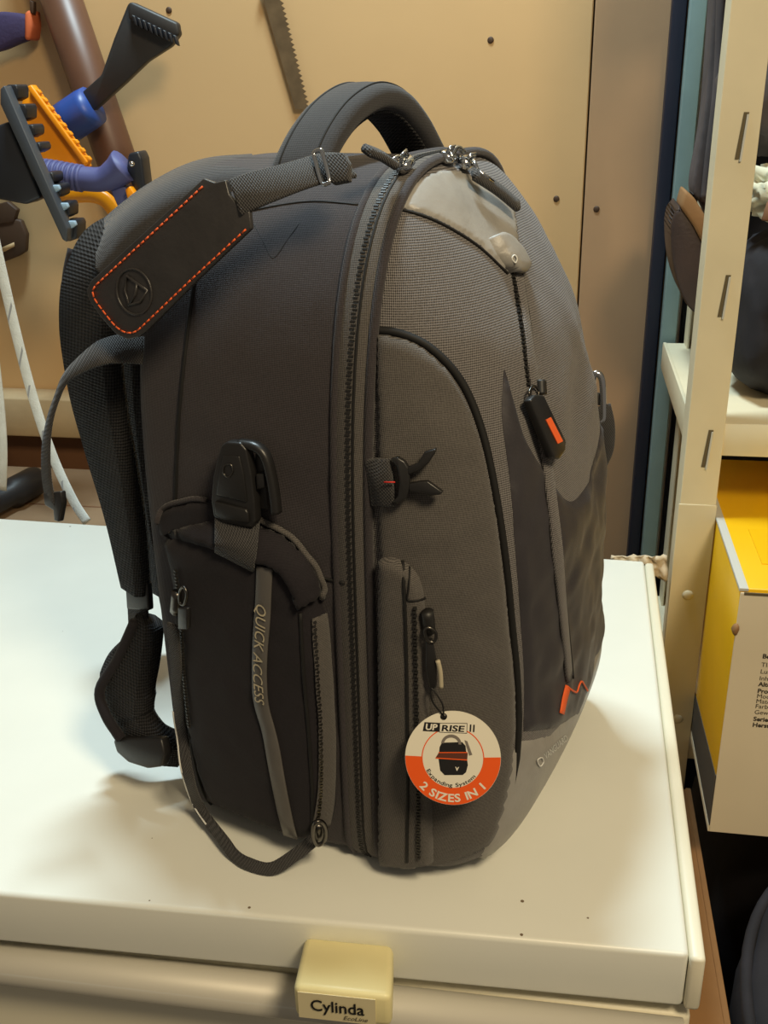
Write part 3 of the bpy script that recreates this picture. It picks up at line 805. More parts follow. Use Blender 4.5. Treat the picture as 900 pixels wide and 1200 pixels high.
# ------------------------------------------------------------------ backpack: top, handle, zip sliders
r0, r1 = LPL(357, 192, 1, .085), LPL(496, 188, 1, .215)
hd = (r1-r0); hd.z = 0; hn = Vector((hd.y, -hd.x, 0)).normalized()
if hn.x < 0: hn = -hn
pts = [onpl(a, b, (r0, hn)) for a, b in ((350, 212), (357, 188), (374, 156), (397, 129), (425, 114), (450, 120), (470, 142), (484, 166), (496, 192), (500, 212))]
P = cr(pts, 8); Nn = []
mid = (r0+r1)/2
for i, p in enumerate(P):
    t = (P[min(i+1, len(P)-1)]-P[max(i-1, 0)]).normalized(); Nn.append(t.cross(hn) if t.cross(hn).dot(p-mid+Vector((0, 0, .02))) > 0 else -t.cross(hn))
hw = [.050-.006*math.sin(PI*i/(len(P)-1)) for i in range(len(P))]
bm = NB()
# padded section: rounded, thicker in the middle
rings = []
for i, p in enumerate(P):
    t = i/(len(P)-1); th_ = .0058+.0040*math.sin(PI*t); wd_ = hw[i]/2
    rr_ = []
    for k in range(20):
        a = 2*PI*k/20; ca, sa = math.cos(a), math.sin(a)
        rr_.append(bm.verts.new(p+hn*(wd_*math.copysign(abs(ca)**.6, ca))+Nn[i]*(th_*math.copysign(abs(sa)**.75, sa))))
    rings.append(rr_)
for i in range(len(rings)-1):
    for k in range(20): bm.faces.new((rings[i][k], rings[i][(k+1) % 20], rings[i+1][(k+1) % 20], rings[i+1][k]))
bm.faces.new(rings[0]); bm.faces.new(rings[-1][::-1])
hdl = obj('carry_handle', bm, K['handle_cloth'], pack)
for sg in (-1, 1):
    bm = NB(); tube(bm, [p+hn*(sg*hw[i]*.30)+Nn[i]*(.0050+.0040*math.sin(PI*i/(len(P)-1))) for i, p in enumerate(P)], .0009, 6); obj('handle_stitch', bm, K['seam_black'], hdl)
# inner mesh lining of the handle
bm = NB(); ribbon(bm, [p-Nn[i]*(.0050+.0036*math.sin(PI*i/(len(P)-1))) for i, p in enumerate(P)], Nn, [x*.72 for x in hw], .003); obj('handle_lining', bm, K['air_mesh'], hdl)
# sliders of the main zip
def slider(px, py, lift=.006):
    p, n_ = hitn(px, py, 4); return p+n_*lift, n_
for (px, py, pa, pb, sw) in ((476, 201, (461, 192), (430, 176), .0), (522, 192, None, None, 0), (541, 197, (556, 204), (606, 241), .02)):
    p, n_ = slider(px, py, .005)
    th = math.atan2(p.z-ZC, p.y-BW/2); e = .02; t = (Vector((0, *outline(th+e)))-Vector((0, *outline(th-e)))).normalized()
    bm = NB(); ribbon(bm, [p-t*.007, p-t*.004, p+t*.004, p+t*.007], n_, [.006, .0105, .0105, .007], .006); sl = obj('main_zipper_slider', bm, K['chrome'], pack)
    sd = t.cross(n_).normalized(); bm = NB(); tube(bm, [p-t*.005+n_*.003, p-t*.004+n_*.0065, p+t*.003+n_*.0065, p+t*.005+n_*.003], .0014, 8); obj('slider_bridge', bm, K['chrome'], sl)
    if pa:
        a = LPL(pa[0], pa[1], 0, p.x+(.012 if px > 500 else 0)); b = LPL(pb[0], pb[1], 0, p.x+(.03 if px > 500 else -.006))
        bm = NB(); ribbon(bm, cr([a, a.lerp(b, .5)+n_*.001, b], 4), (n_+Vector((.2, -.3, 0))).normalized(), .0095, .0052); pu = obj('slider_pull', bm, K['webbing'], sl)
        bm = NB(); tube(bm, [p+n_*.005, p.lerp(a, .6)+n_*.004, a.lerp(b, .12)], .0016, 8); obj('pull_link', bm, K['chrome'], sl)
        bm = NB(); tube(bm, [a.lerp(b, .05)+n_*.003, a.lerp(b, .35)+n_*.0032], .0014, 6); obj('pull_crimp', bm, K['chrome'] if px > 500 else K['zip_black'], sl)
p, n_ = slider(530, 194, .006); bm = NB(); tube(bm, cr([p+Vector((0, -.012, .001)), p+Vector((0, .0, .006)), p+Vector((0, .012, .003))], 5), .0018, 8); obj('slider_link', bm, K['chrome'], pack)

# ------------------------------------------------------------------ backpack: harness
wp = [(300, 206, .11), (245, 205, .09), (195, 220, .07), (140, 276, .055), (116, 306, .046), (107, 345, .04), (106, 400, .038), (115, 470, .038), (131, 540, .04), (147, 610, .042), (160, 690, .045)]
nrm = [Vector((0, -.1, 1)), Vector((-.1, -.15, 1)), Vector((-.35, -.35, .9)), Vector((-.55, -.6, .7)), Vector((-.6, -.9, .25)), Vector((-.45, -1, 0)), Vector((-.4, -1, 0)), Vector((-.4, -1, 0)), Vector((-.4, -1, 0)), Vector((-.4, -1, 0)), Vector((-.4, -1, 0))]
nrm = [n_.normalized() for n_ in nrm]
sw = [.085, .085, .08, .078, .074, .070, .070, .066, .058, .046, .030]
ss = pribbon('shoulder_strap', wp[3:], sw[3:], .016, 'air_mesh', nrm[3:])
pribbon('strap_cover', [(305, 210, .115), (250, 214, .095), (205, 232, .078), (168, 256, .062), (142, 282, .052), (128, 304, .048)], [.10, .10, .096, .09, .084, .08], .022, 'handle_cloth', [nrm[0], nrm[1], nrm[2], nrm[2], nrm[3], nrm[3]], ss)
N_ = Vector((-.4, -1, .1)).normalized()
P = cr([LPL(a, b, 1, w_) for a, b, w_ in wp[4:]], 6)
bm = NB(); sdv = []
for i, p in enumerate(P):
    t = (P[min(i+1, len(P)-1)]-P[max(i-1, 0)]).normalized(); sd = t.cross(N_).normalized(); k = i/(len(P)-1)*6; kk = min(int(k), 5)
    wd_ = (sw[4+kk]+(sw[5+kk]-sw[4+kk])*(k-kk))/2; sg = 1 if sd.x < 0 else -1
    sdv.append(p+sd*sg*wd_*.98)
tube(bm, sdv, .0042, 8); obj('strap_binding', bm, K['fabric_velour'], ss)
# second shoulder strap, mostly hidden behind the first
pribbon('shoulder_strap', [(a+34, b+6, w_+.15) for a, b, w_ in wp[3:]], sw[3:], .016, 'air_mesh', nrm[3:])
# padded back panel
bm = NB(); blob(bm, (-BD-.006, BW/2, .23), .022, .125, .20, .05, 5, 3, 4, 3.5); obj('back_padding', bm, K['air_mesh'], pack)
pribbon('strap_webbing', [(158, 676, .045), (162, 720, .045), (163, 770, .04), (160, 800, .035)], .026, .003, 'webbing', Vector((-.3, -1, .1)).normalized())
pl = (LPL(160, 700, 1, .040), Vector((-.25, -1, .1)).normalized()); pplate('strap_adjuster', [(146, 682), (172, 684), (174, 716), (148, 714)], pl, .006, 'black_plastic', None, .0015)
hp = pribbon('hip_pad', [(176, 726, .04), (164, 765, .032), (150, 800, .024), (152, 838, .018), (176, 868, .016), (215, 880, .03)], [.024, .040, .060, .056, .044, .03], .020, 'air_mesh', Vector((-.3, -1, .15)).normalized())
P = cr([LPL(a, b, 1, w_) for a, b, w_ in ((158, 728, .03), (138, 772, .022), (117, 808, .012), (124, 838, .006), (142, 866, .0))], 6); bm = NB(); tube(bm, P, .0042, 8); obj('hip_pad_binding', bm, K['fabric_velour'], hp)
pl = (LPL(160, 880, 1, -.004), Vector((-.2, -1, .25)).normalized())
pplate('hip_buckle', [(132, 868), (138, 864), (188, 866), (192, 884), (188, 899), (172, 901), (150, 894), (136, 882)], pl, .010, 'black_plastic', None, .002)
# sternum strap end hanging loose
pribbon('sternum_strap', [(168, 411, .0), (140, 409, -.006), (117, 414, -.012), (95, 427, -.014), (77, 443, -.014), (66, 468, -.014), (58, 495, -.014), (54, 528, -.014), (55, 562, -.014), (60, 590, -.014)], [.018, .019, .018, .014, .010, .008, .010, .013, .015, .015], .0022, 'webbing',
   [Vector((0, -1, .3)), Vector((-.2, -1, .5)), Vector((-.5, -.8, .5)), Vector((-.6, -.8, .3)), Vector((-.5, -.9, 0)), Vector((-.4, -1, 0))])
pl = (LPL(60, 585, 1, -.016), Vector((-.3, -1, .1)).normalized()); pplate('strap_end_clip', [(50, 578), (70, 576), (72, 590), (68, 612), (63, 610), (62, 598), (52, 592)], pl, .005, 'black_plastic', None, .001)
# far-side compression buckle peeking past the front
pl = (LPL(699, 466, 1, .25), Vector((.25, -1, .1)).normalized())
fb = ptube('side_buckle', [(695, 441), (702, 439), (706, 450), (707, 478), (706, 492), (698, 492), (695, 470)], pl, .0028, 'chrome', None, True)
pplate('buckle_bar', [(694, 460), (706, 462), (706, 476), (694, 474)], pl, .005, 'zip_black', fb, .001)
pribbon('compression_strap', [(704, 476, .25), (709, 500, .25), (708, 525, .255), (700, 545, .26)], .016, .003, 'webbing', Vector((.5, -1, .1)).normalized())

# ------------------------------------------------------------------ backpack: leather luggage tag
plT = (LPL(200, 300, 1, -.020), Vector((-.06, -1, .10)).normalized())
outl = [(238, 209), (251, 214), (264, 211), (268, 228), (280, 243), (292, 248), (294, 268), (232, 327), (172, 387), (162, 395), (149, 398), (136, 392), (118, 372), (104, 352), (101, 341), (106, 329), (170, 271)]
tg = pplate('leather_tag', outl, plT, .0035, 'leather', None, .0008)
stp = [(238, 218), (180, 272), (118, 329), (109, 338), (110, 349), (122, 366), (136, 383), (148, 390), (158, 389), (168, 381), (228, 324), (289, 268)]
P = resample([onpl(a, b, (plT[0]+plT[1]*.0004, plT[1])) for a, b in P2(stp, 6)], .0046)
bm = NB()
for i in range(len(P)-1): tube(bm, [P[i].lerp(P[i+1], .1), P[i].lerp(P[i+1], .84)], .00058, 5)
o = obj('stitching', bm, K['orange_thread'], tg); o['kind'] = 'stuff'
c_ = onpl(157, 342, (plT[0]+plT[1]*.0003, plT[1])); ux = (onpl(167, 342, plT)-onpl(157, 342, plT)).normalized(); uy = plT[1].cross(ux); uy = uy if uy.z > 0 else -uy
bm = NB(); tube(bm, [c_+ux*(.0138*math.cos(2*PI*k/40))+uy*(.0138*math.sin(2*PI*k/40)) for k in range(40)], .0008, 6, True); obj('embossed_ring', bm, K['leather'], tg)
def em(pts, nm, r=.0008, closed=True):
    ca, sa = math.cos(-.55), math.sin(-.55)
    q2 = [(x*ca-y*sa, x*sa+y*ca) for x, y in pts]
    bm = NB(); tube(bm, [c_+ux*x+uy*y for x, y in q2], r, 6, closed); obj(nm, bm, K['leather'], tg)
em([(-.0085, .006), (.0085, .006), (.007, -.003), (0, -.0095), (-.007, -.003)], 'embossed_shield', .0010)
em([(0, .006), (.0015, -.001), (0, -.0095)], 'embossed_bar', .0010, False)
# webbing that holds the tag, with its metal loop
wv_ = pribbon('tag_webbing', [(276, 232, -.018), (300, 222, -.014), (330, 212, -.004), (368, 200, .012), (392, 195, .022), (408, 194, .03)], [.022, .021, .020, .020, .021, .021], .0030, 'webbing', [Vector((-.05, -1, .25)), Vector((-.1, -1, .3)), Vector((-.1, -1, .45)), Vector((0, -.8, .6))])
pl = (LPL(376, 197, 1, .010), Vector((-.1, -.9, .4)).normalized())
ptube('tag_loop', [(368, 180), (374, 176), (378, 180), (386, 210), (383, 215), (377, 214), (370, 190)], pl, .0013, 'chrome', wv_, True)
pplate('webbing_end', [(380, 180), (402, 178), (408, 190), (408, 211), (388, 215)], (pl[0]-pl[1]*.001, pl[1]), .005, 'webbing', wv_, .001)

# ------------------------------------------------------------------ paper hang tag on the lower zip pull
pc, pn = hitn(530, 868, 8); nw = (PM.to_3x3() @ pn).normalized(); vw = (CAM-PM @ pc).normalized()
tn = (nw*.35+vw*.65); tn.z *= .8; tn.normalize()
tc0 = PM @ pc + nw*.020
dz = (tc0-CAM).dot(CF); tr_ = 56*dz/FPX
ht = empty('hang_tag', tc0); tag(ht, 'round white and orange paper tag hanging from the pocket zip pull', 'tag')
tx = Vector((0, 0, 1)).cross(tn).normalized(); ty = tn.cross(tx).normalized()
rz_ = math.radians(-3); tx, ty = tx*math.cos(rz_)+ty*math.sin(rz_), ty*math.cos(rz_)-tx*math.sin(rz_)
def T(x, y, k=0.0): return tx*(x*tr_)+ty*(y*tr_)+tn*(k*.0001)
bm = NB(); hexa(bm, [T(math.cos(a), math.sin(a), -6) for a in [2*PI*k/72 for k in range(72)]], [T(math.cos(a), math.sin(a)) for a in [2*PI*k/72 for k in range(72)]]); obj('card', bm, K['tag_white'], ht, False)
def flat(nm, pts, m, k=1.0, faces=None):
    if faces is None: faces = [tuple(range(len(pts)))]
    return obj(nm, ([T(x, y, k) for x, y in pts], faces), K[m], ht, False)
# orange lower part around the white picture circle
pts, fs = [], []
cy_, ri = .0, .655
A0, A1 = math.radians(180+1), math.radians(360+5)
for k in range(61):
    a = A0+(A1-A0)*k/60; pts += [(.995*math.cos(a), .995*math.sin(a)), (ri*math.cos(a), ri*math.sin(a)+cy_)]
fs = [(2*k, 2*k+1, 2*k+3, 2*k+2) for k in range(60)]
flat('orange_band', pts, 'tag_orange', 1.0, fs)
pts = []
for k in range(73):
    a = 2*PI*k/72; pts += [(ri*math.cos(a), ri*math.sin(a)+cy_), ((ri-.022)*math.cos(a), (ri-.022)*math.sin(a)+cy_)]
flat('circle_line', pts, 'tag_orange', 1.4, [(2*k, 2*k+1, 2*k+3, 2*k+2) for k in range(72)])
def trot(pts, cx, cy, a): return [(cx+x*math.cos(a)-y*math.sin(a), cy+x*math.sin(a)+y*math.cos(a)) for x, y in pts]
def tagtext(nm, s, x, y, h, wd, m, bold=.01, shear=0, rot=0, k=3):
    v, f, w0 = char_mesh(s, 1, bold, shear); sx_ = wd/w0; sy_ = h/.72
    return flat(nm, trot([(p.x*sx_, p.y*sy_) for p in v], x, y, rot), m, k, f)
flat('title_box', trot([(0, 0), (.34, 0), (.37, .19), (.03, .19)], -.66, .53, .02), 'tag_black', 2)
tagtext('title_lettering', 'UP', -.615, .565, .13, .26, 'tag_white', .03, .1, .02)
flat('title_box', trot([(0, 0), (.58, 0), (.58, .22), (0, .20)], -.315, .525, .03), 'tag_black', 2)
flat('title_box', trot([(.012, .012), (.568, .012), (.568, .205), (.012, .188)], -.315, .525, .03), 'tag_white', 2.4)
tagtext('title_lettering', 'RISE', -.285, .56, .13, .50, 'tag_black', .03, .1, .03)
for x in (.315, .385): flat('title_stroke', [(x, .585), (x+.03, .585), (x+.03, .74), (x, .74)], 'tag_black', 3)
def arctext(nm, s, R_, a0, a1, h, m, bold=.01):
    """lettering set along the lower inside of a circle, reading left to right"""
    allv, allf = [], []; ws = []
    ms = [char_mesh(c, 1, bold) if c != ' ' else ([], [], .3) for c in s]
    gap = .06; tot = sum(x[2]+gap for x in ms); ang = math.radians(a0); per = math.radians(a1-a0)/tot; cur = 0
    for v, f, w0 in ms:
        a = ang+per*(cur+w0/2); k = len(allv); sx_ = per*R_
        for p in v:
            r_ = R_-(p.y)*h/.72; x = (p.x-w0/2)*sx_
            allv.append((r_*math.cos(a)-x*math.sin(a), r_*math.sin(a)+x*math.cos(a)))
        allf += [tuple(i+k for i in q) for q in f]; cur += w0+gap
    flat(nm, allv, m, 3, allf)
arctext('slogan_lettering', '2 SIZES IN 1', .93, 224, 322, .17, 'tag_white', .025)
arctext('slogan_lettering', 'Expanding System', .615, 208, 325, .085, 'tag_black', .008)
# little picture of the backpack
flat('picture_body', trot([(-.27, .24), (-.22, .33), (.2, .34), (.27, .26), (.31, -.15), (.27, -.30), (.2, -.36), (-.18, -.36), (-.27, -.26), (-.30, 0)], .0, .0, .08), 'tag_black', 2)
pts = []
for k in range(17):
    a = PI*k/16; pts += [(-.05+.21*math.cos(a), .30+.20*math.sin(a)), (-.05+.15*math.cos(a), .30+.135*math.sin(a))]
flat('picture_handle', pts, 'tag_grey', 2.4, [(2*k, 2*k+1, 2*k+3, 2*k+2) for k in range(16)])
flat('picture_band', trot([(-.36, .0), (.30, -.02), (.31, .12), (-.30, .10)], 0, 0, .04), 'tag_brown', 2.6)
flat('picture_line', trot([(-.36, -.02), (.30, -.04), (.30, -.018), (-.36, .002)], 0, 0, .04), 'tag_orange', 3)
flat('picture_line', trot([(-.30, .10), (.30, .12), (.30, .14), (-.30, .12)], 0, 0, .04), 'tag_orange', 3)
flat('picture_strap', [(.22, .40), (.28, .38), (.40, .10), (.34, .08)], 'tag_grey', 3)
flat('picture_emblem', [(.06, -.18), (.10, -.27), (.14, -.18), (.12, -.18), (.10, -.22), (.08, -.18)], 'tag_white', 3)
bm = NB(); lathe(bm, [(.0022, 0), (.0022, .0004)], T(-.24, .87, 1), tn, 16); obj('eyelet', bm, K['gunmetal'], ht)
e0 = tc0+T(-.24, .87, 6); e1 = PM @ onpl(505, 806, tplane(505, 790, .012))
bm = NB(); tube(bm, [p-tc0 for p in cr([e0, e0.lerp(e1, .5)+tx*.003+tn*.002, e1, e0.lerp(e1, .5)-tx*.003, e0-tn*.001], 6)], .0006, 6); obj('tag_string', bm, K['tag_black'], ht)

# ------------------------------------------------------------------ tools on the wall (upper left)
# brown pipe running down the wall
YP = WY-.035
p0, p1 = UY(58, -40, YP), UY(146, 215, YP); d = (p1-p0).normalized(); p1 = p0+d*((p1-p0).length*1.9)
bm = NB(); tube(bm, [p0-d*.1, p1], .030, 20); pipe = empty('wall_pipe', p1); tag(pipe, 'brown round pipe slanting down the plywood wall', 'pipe')
part('tube', bm, K['pipe_brown'], pipe)
# black flared snow scraper with blue collar
YS = WY-.10
def YP_(px, py, y): return UY(px, py, y)
sc_ = empty('snow_scraper', UY(60, 150, YS)); tag(sc_, 'black flared scraper blade with a blue collar in front of the pipe', 'scraper')
def wplate(name, pts, y, th, m, parent, bev=.001, tilt=0.0, curve=False):
    q2 = P2(list(pts)+[pts[0]], 5)[:-1] if curve else pts
    no = Vector((tilt, -1, 0)).normalized(); co = UY(pts[0][0], pts[0][1], y)
    bm = NB(); plate(bm, [UPL(a, b, co, no) for a, b in q2], th, no, bev, 2); return part(name, bm, K[m], parent)
bl = wplate('blade', [(149, 5), (153, 3), (206, 26), (210, 40), (200, 54), (172, 72), (146, 97), (108, 131), (90, 113), (118, 88), (133, 45)], YS-.01, .016, 'scraper_black', sc_, .003)
wplate('blade_rim', [(149, 4), (154, 2), (208, 27), (210, 41), (202, 46), (150, 22)], YS-.022, .014, 'scraper_black', bl, .003)
for k in range(9):
    x0, y0 = 154+k*6, 17+k*2.9; wplate('tooth', [(x0, y0), (x0+4, y0+2), (x0+7, y0+14), (x0+3, y0+11)], YS-.030, .008, 'rake_black', bl, .001)
c0, c1 = UY(102, 128, YS), UY(72, 148, YS); dd_ = (c1-c0).normalized()
bm = NB(); tube(bm, [c0-dd_*.012, c0, c0.lerp(c1, .5), c1], [.027, .0285, .0285, .0285], 20); part('collar', bm, K['collar_blue'], sc_)
bm = NB(); tube(bm, [c1, c1+dd_*.30+Vector((0, .06, 0))], .016, 12); part('shaft', bm, K['collar_blue'], sc_)
# orange toothed scraper
YO = WY-.17
og = empty('orange_scraper', UY(70, 230, YO)); tag(og, 'bright orange toothed ice scraper behind the black rake', 'scraper')
ob = wplate('head', [(28, 103), (35, 100), (101, 190), (104, 196), (70, 210), (30, 190), (22, 140)], YO, .014, 'scraper_orange', og, .002)
wplate('rim', [(30, 102), (36, 99), (103, 190), (99, 196)], YO-.012, .016, 'scraper_orange', ob, .002)
for k in range(9):
    t = (k+.5)/9; x0, y0 = 35+t*66, 102+t*88; wplate('tooth', [(x0-2, y0-3), (x0+6, y0-2), (x0+9, y0+2), (x0+7, y0+5), (x0+2, y0+4)], YO-.010, .007, 'scraper_orange', ob, .001)
P = cr([UY(a, b, YO-.0) for a, b in ((70, 212), (74, 228), (105, 228), (122, 233), (134, 246), (146, 262))], 6)
bm = NB(); ribbon(bm, P, Vector((0, -1, 0)), .021, .012); part('handle', bm, K['scraper_orange'], og)
# violet handled brush end with black jaw
YV = WY-.22
vb = empty('ribbed_handle', UY(90, 205, YV)); tag(vb, 'blue violet ribbed tool handle with a black clamp at its end', 'tool handle')
P = cr([UY(a, b, YV) for a, b in ((30, 200), (60, 203), (95, 209), (120, 210), (136, 202), (146, 194))], 6)
bm = NB(); tube(bm, P, [.016]*(len(P)-12)+[.0165+.0006*i for i in range(12)], 16); gr = part('grip', bm, K['handle_violet'], vb)
for k in range(9):
    c = P[4+k]; t = (P[5+k]-P[3+k]).normalized(); bm = NB(); tube(bm, [c-t*.0028, c-t*.0012, c+t*.0012, c+t*.0028], [.0163, .0182, .0182, .0163], 16); part('grip_rib', bm, K['handle_violet'], gr)
wplate('clamp_jaw', [(150, 180), (162, 177), (166, 186), (170, 220), (168, 230), (158, 232), (148, 196)], YV-.004, .03, 'rake_black', vb, .003)
wplate('clamp_arm', [(124, 212), (134, 206), (152, 225), (148, 240), (138, 244)], YV, .02, 'handle_violet', vb, .003)
wplate('clamp_spring', [(146, 222), (152, 218), (160, 230), (156, 236), (149, 234)], YV-.014, .012, 'scraper_orange', vb, .002)
for (a, b) in ((161, 228), (149, 238), (155, 192)):
    c = UY(a, b, YV-.030); bm = NB(); lathe(bm, [(.0035, 0), (.0035, .003), (.002, .0042)], c, Vector((0, -1, 0)), 12); part('screw', bm, K['chrome'], vb)
# black rake with pale tipped teeth
YR = WY-.29
rk = empty('black_rake', UY(40, 200, YR)); tag(rk, 'black plastic rake head with pale tipped teeth at the left edge', 'rake')
wplate('bar', [(0, 104), (5, 100), (79, 268), (78, 284), (73, 281), (0, 122)], YR-.012, .018, 'rake_edge', rk, .0015)
wplate('socket', [(-12, 150), (10, 142), (48, 232), (30, 240), (-12, 232)], YR, .03, 'rake_black', rk, .004)
for (x0, y0, x1, y1, pale) in ((4, 99, 21, 119, 0), (13, 122, 31, 143, 0), (23, 146, 40, 162, 0), (32, 167, 48, 180, 0), (47, 202, 63, 217, 0), (52, 216, 71, 233, 1), (61, 237, 81, 257, 1), (70, 258, 90, 283, 1)):
    wplate('tooth', [(x0, y0+3), (x0+5, y0), (x1-2, y0), (x1, y0+5), (x1, y1-4), (x1-8, y1), (x0+8, y1)], YR+.006, .03, 'rake_black', rk, .002)
    if pale: wplate('tooth_tip', [(x0+2, y0+3), (x0+6, y0+1), (x1-3, y0+1), (x1-1, y0+6), (x1-5, y0+9), (x0+7, y0+13)], YR-.0005, .006, 'tooth_pale', rk, .001)
# violet glove with orange cuff
gl = empty('work_glove', UY(10, 40, WY-.05)); tag(gl, 'violet cloth glove with an orange cuff at the top left corner', 'glove')
wplate('palm', [(-30, 20), (0, 13), (20, 15), (31, 18), (30, 46), (18, 50), (0, 58), (-30, 66)], WY-.05, .03, 'glove_violet', gl, .006)
wplate('cuff', [(28, 14), (35, 11), (37, 30), (35, 47), (28, 47)], WY-.052, .034, 'glove_orange', gl, .004)
wplate('hook', [(34, 0), (39, 2), (39, 16), (35, 15)], WY-.05, .01, 'nail_dark', gl, .001)
# dark bracket under the rake
br = empty('wall_bracket', UY(10, 280, WY-.02)); tag(br, 'dark brown slotted metal bracket under the rake', 'bracket')
wplate('plate', [(-10, 262), (10, 255), (24, 258), (31, 275), (30, 295), (22, 300), (2, 308), (-10, 300)], WY-.02, .012, 'nail_dark', br, .003)
wplate('slot', [(2, 290), (16, 284), (17, 289), (3, 296)], WY-.0215, .002, 'wallboard', br, 0)
wplate('stem', [(-6, 240), (8, 236), (20, 246), (16, 260), (-6, 264)], WY-.022, .012, 'nail_dark', br, .002)
# saw blade
sw_ = empty('saw_blade', UY(335, 60, WY-.012)); tag(sw_, 'narrow toothed saw blade hanging above the backpack handle', 'saw')
L0, L1, R0, R1 = (300, -30), (346, 128), (320, -30), (360, 128)
pts = [L0, R0]
bm = NB(); n = 26; no = Vector((0, -1, 0)); co = UY(330, 60, WY-.012)
out = [UPL(*L0, co, no)]
for k in range(n):
    t0 = k/n; t1 = (k+.55)/n
    a = (R0[0]+(R1[0]-R0[0])*t0, R0[1]+(R1[1]-R0[1])*t0); b = (R0[0]+(R1[0]-R0[0])*t1+4, R0[1]+(R1[1]-R0[1])*t1)
    out += [UPL(*a, co, no), UPL(*b, co, no)]
out += [UPL(*R1, co, no), UPL(*L1, co, no)]
plate(bm, out, .002, no); part('blade', bm, K['saw_steel'], sw_, False)
c = UY(303, -24, WY-.012); bm = NB(); lathe(bm, [(.006, 0), (.006, .004)], c, Vector((0, -1, 0)), 12); part('hanging_screw', bm, K['steel_dark'], sw_)

# ------------------------------------------------------------------ left, behind the freezer
z_ = -.05
bx_ = empty('low_carton', (-1.05, .84, -.88)); tag(bx_, 'pale cardboard carton standing in the gap behind the freezer', 'carton')
bm = NB(); box(bm, (-1.5, .66, -.88), (-.70, .97, -.055), .004, 2); part('body', bm, K['old_carton'], bx_)
bm = NB(); box(bm, (-1.5, .812, -.0556), (-.70, .815, -.0545)); part('flap_gap', bm, K['brown_panel'], bx_, False)
tp = UZ(20, 590, -.030); tor = empty('black_torch', tp); tag(tor, 'black torch lying on the carton behind the freezer', 'torch')
a, b = UZ(-20, 596, -.03), UZ(44, 562, -.03)
bm = NB(); tube(bm, [a-(b-a)*.4, a, a.lerp(b, .45), a.lerp(b, .5), a.lerp(b, .95), b], [.018, .018, .018, .023, .023, .021], 18); part('barrel', bm, K['rake_black'], tor)
a2, b2 = UZ(-10, 598, -.045), UZ(48, 576, -.045); bm = NB(); tube(bm, [a2, b2], .004, 8); part('lead', bm, K['zip_black'], tor)
# white straps hanging down
def wstrap(nm, pts, wd, lab, marks=()):
    P = cr([UY(a, b, y) for a, b, y in pts], 8); e = empty(nm, P[-1]); tag(e, lab, 'strap', 'white straps behind the freezer')
    bm = NB(); ribbon(bm, P, Vector((.15, -1, .1)).normalized(), wd, .003); part('webbing', bm, K['strap_white'], e)
    for t in marks:
        i = int(t*(len(P)-2)); c = P[i]; tt = (P[i+1]-P[i]).normalized(); sd = tt.cross(Vector((.15, -1, .1)).normalized()).normalized(); nn = Vector((.15, -1, .1)).normalized()*.0017
        bm = NB(); plate(bm, [c+nn+sd*wd*.45, c+nn+sd*wd*.45+tt*.006, c+nn-sd*wd*.3-tt*.016, c+nn-sd*wd*.3-tt*.022], .0004, Vector((.15, -1, .1)).normalized()); part('woven_mark', bm, K['strap_mark'], e, False)
wstrap('webbing_strap', [(-24, 200, .72), (-2, 300, .72), (20, 395, .72), (40, 470, .72), (62, 535, .715), (85, 585, .70), (102, 612, .685)], .0135, 'long white strap slanting down to the back edge of the freezer', (.3, .42, .5, .62, .7, .8, .9))
wstrap('webbing_strap', [(-10, 400, .72), (-1, 480, .72), (2, 530, .72), (1, 574, .72)], .016, 'short white strap end hanging at the left picture edge')

# ------------------------------------------------------------------ right: posts, boards, shelf
xa_, xb_ = UY(789, 0, WY-.03).x, UY(807, 0, WY-.03).x
bm = NB(); box(bm, (xa_, WY-.03, -.88), (xb_-.001, WY-.001, 1.6), .002); o = obj('navy_post', bm, K['navy_paint'], None); tag(o, 'dark navy upright post between plywood wall and shelving', 'post')
tb = empty('teal_board', (.075, WY-.05, -.88)); tag(tb, 'tall teal board with pale edge leaning behind the shelving', 'board')
x0_, x1_ = xb_+.0005, UY(830, 0, WY-.06).x
bm = NB(); box(bm, (x0_, WY-.055, -.88), (x1_, WY-.03, 1.6), .001); part('panel', bm, K['teal_paint'], tb)
bm = NB(); box(bm, (x1_, WY-.034, -.88), (x1_+.004, WY-.03, 1.6), .0005); part('edge', bm, K['white_edge'], tb)
bm = NB(); box(bm, (x1_+.010, WY-.02, -.88), (1.4, WY-.001, 1.6)); obj('dark_lining', bm, K['navy_paint'], wall, False)
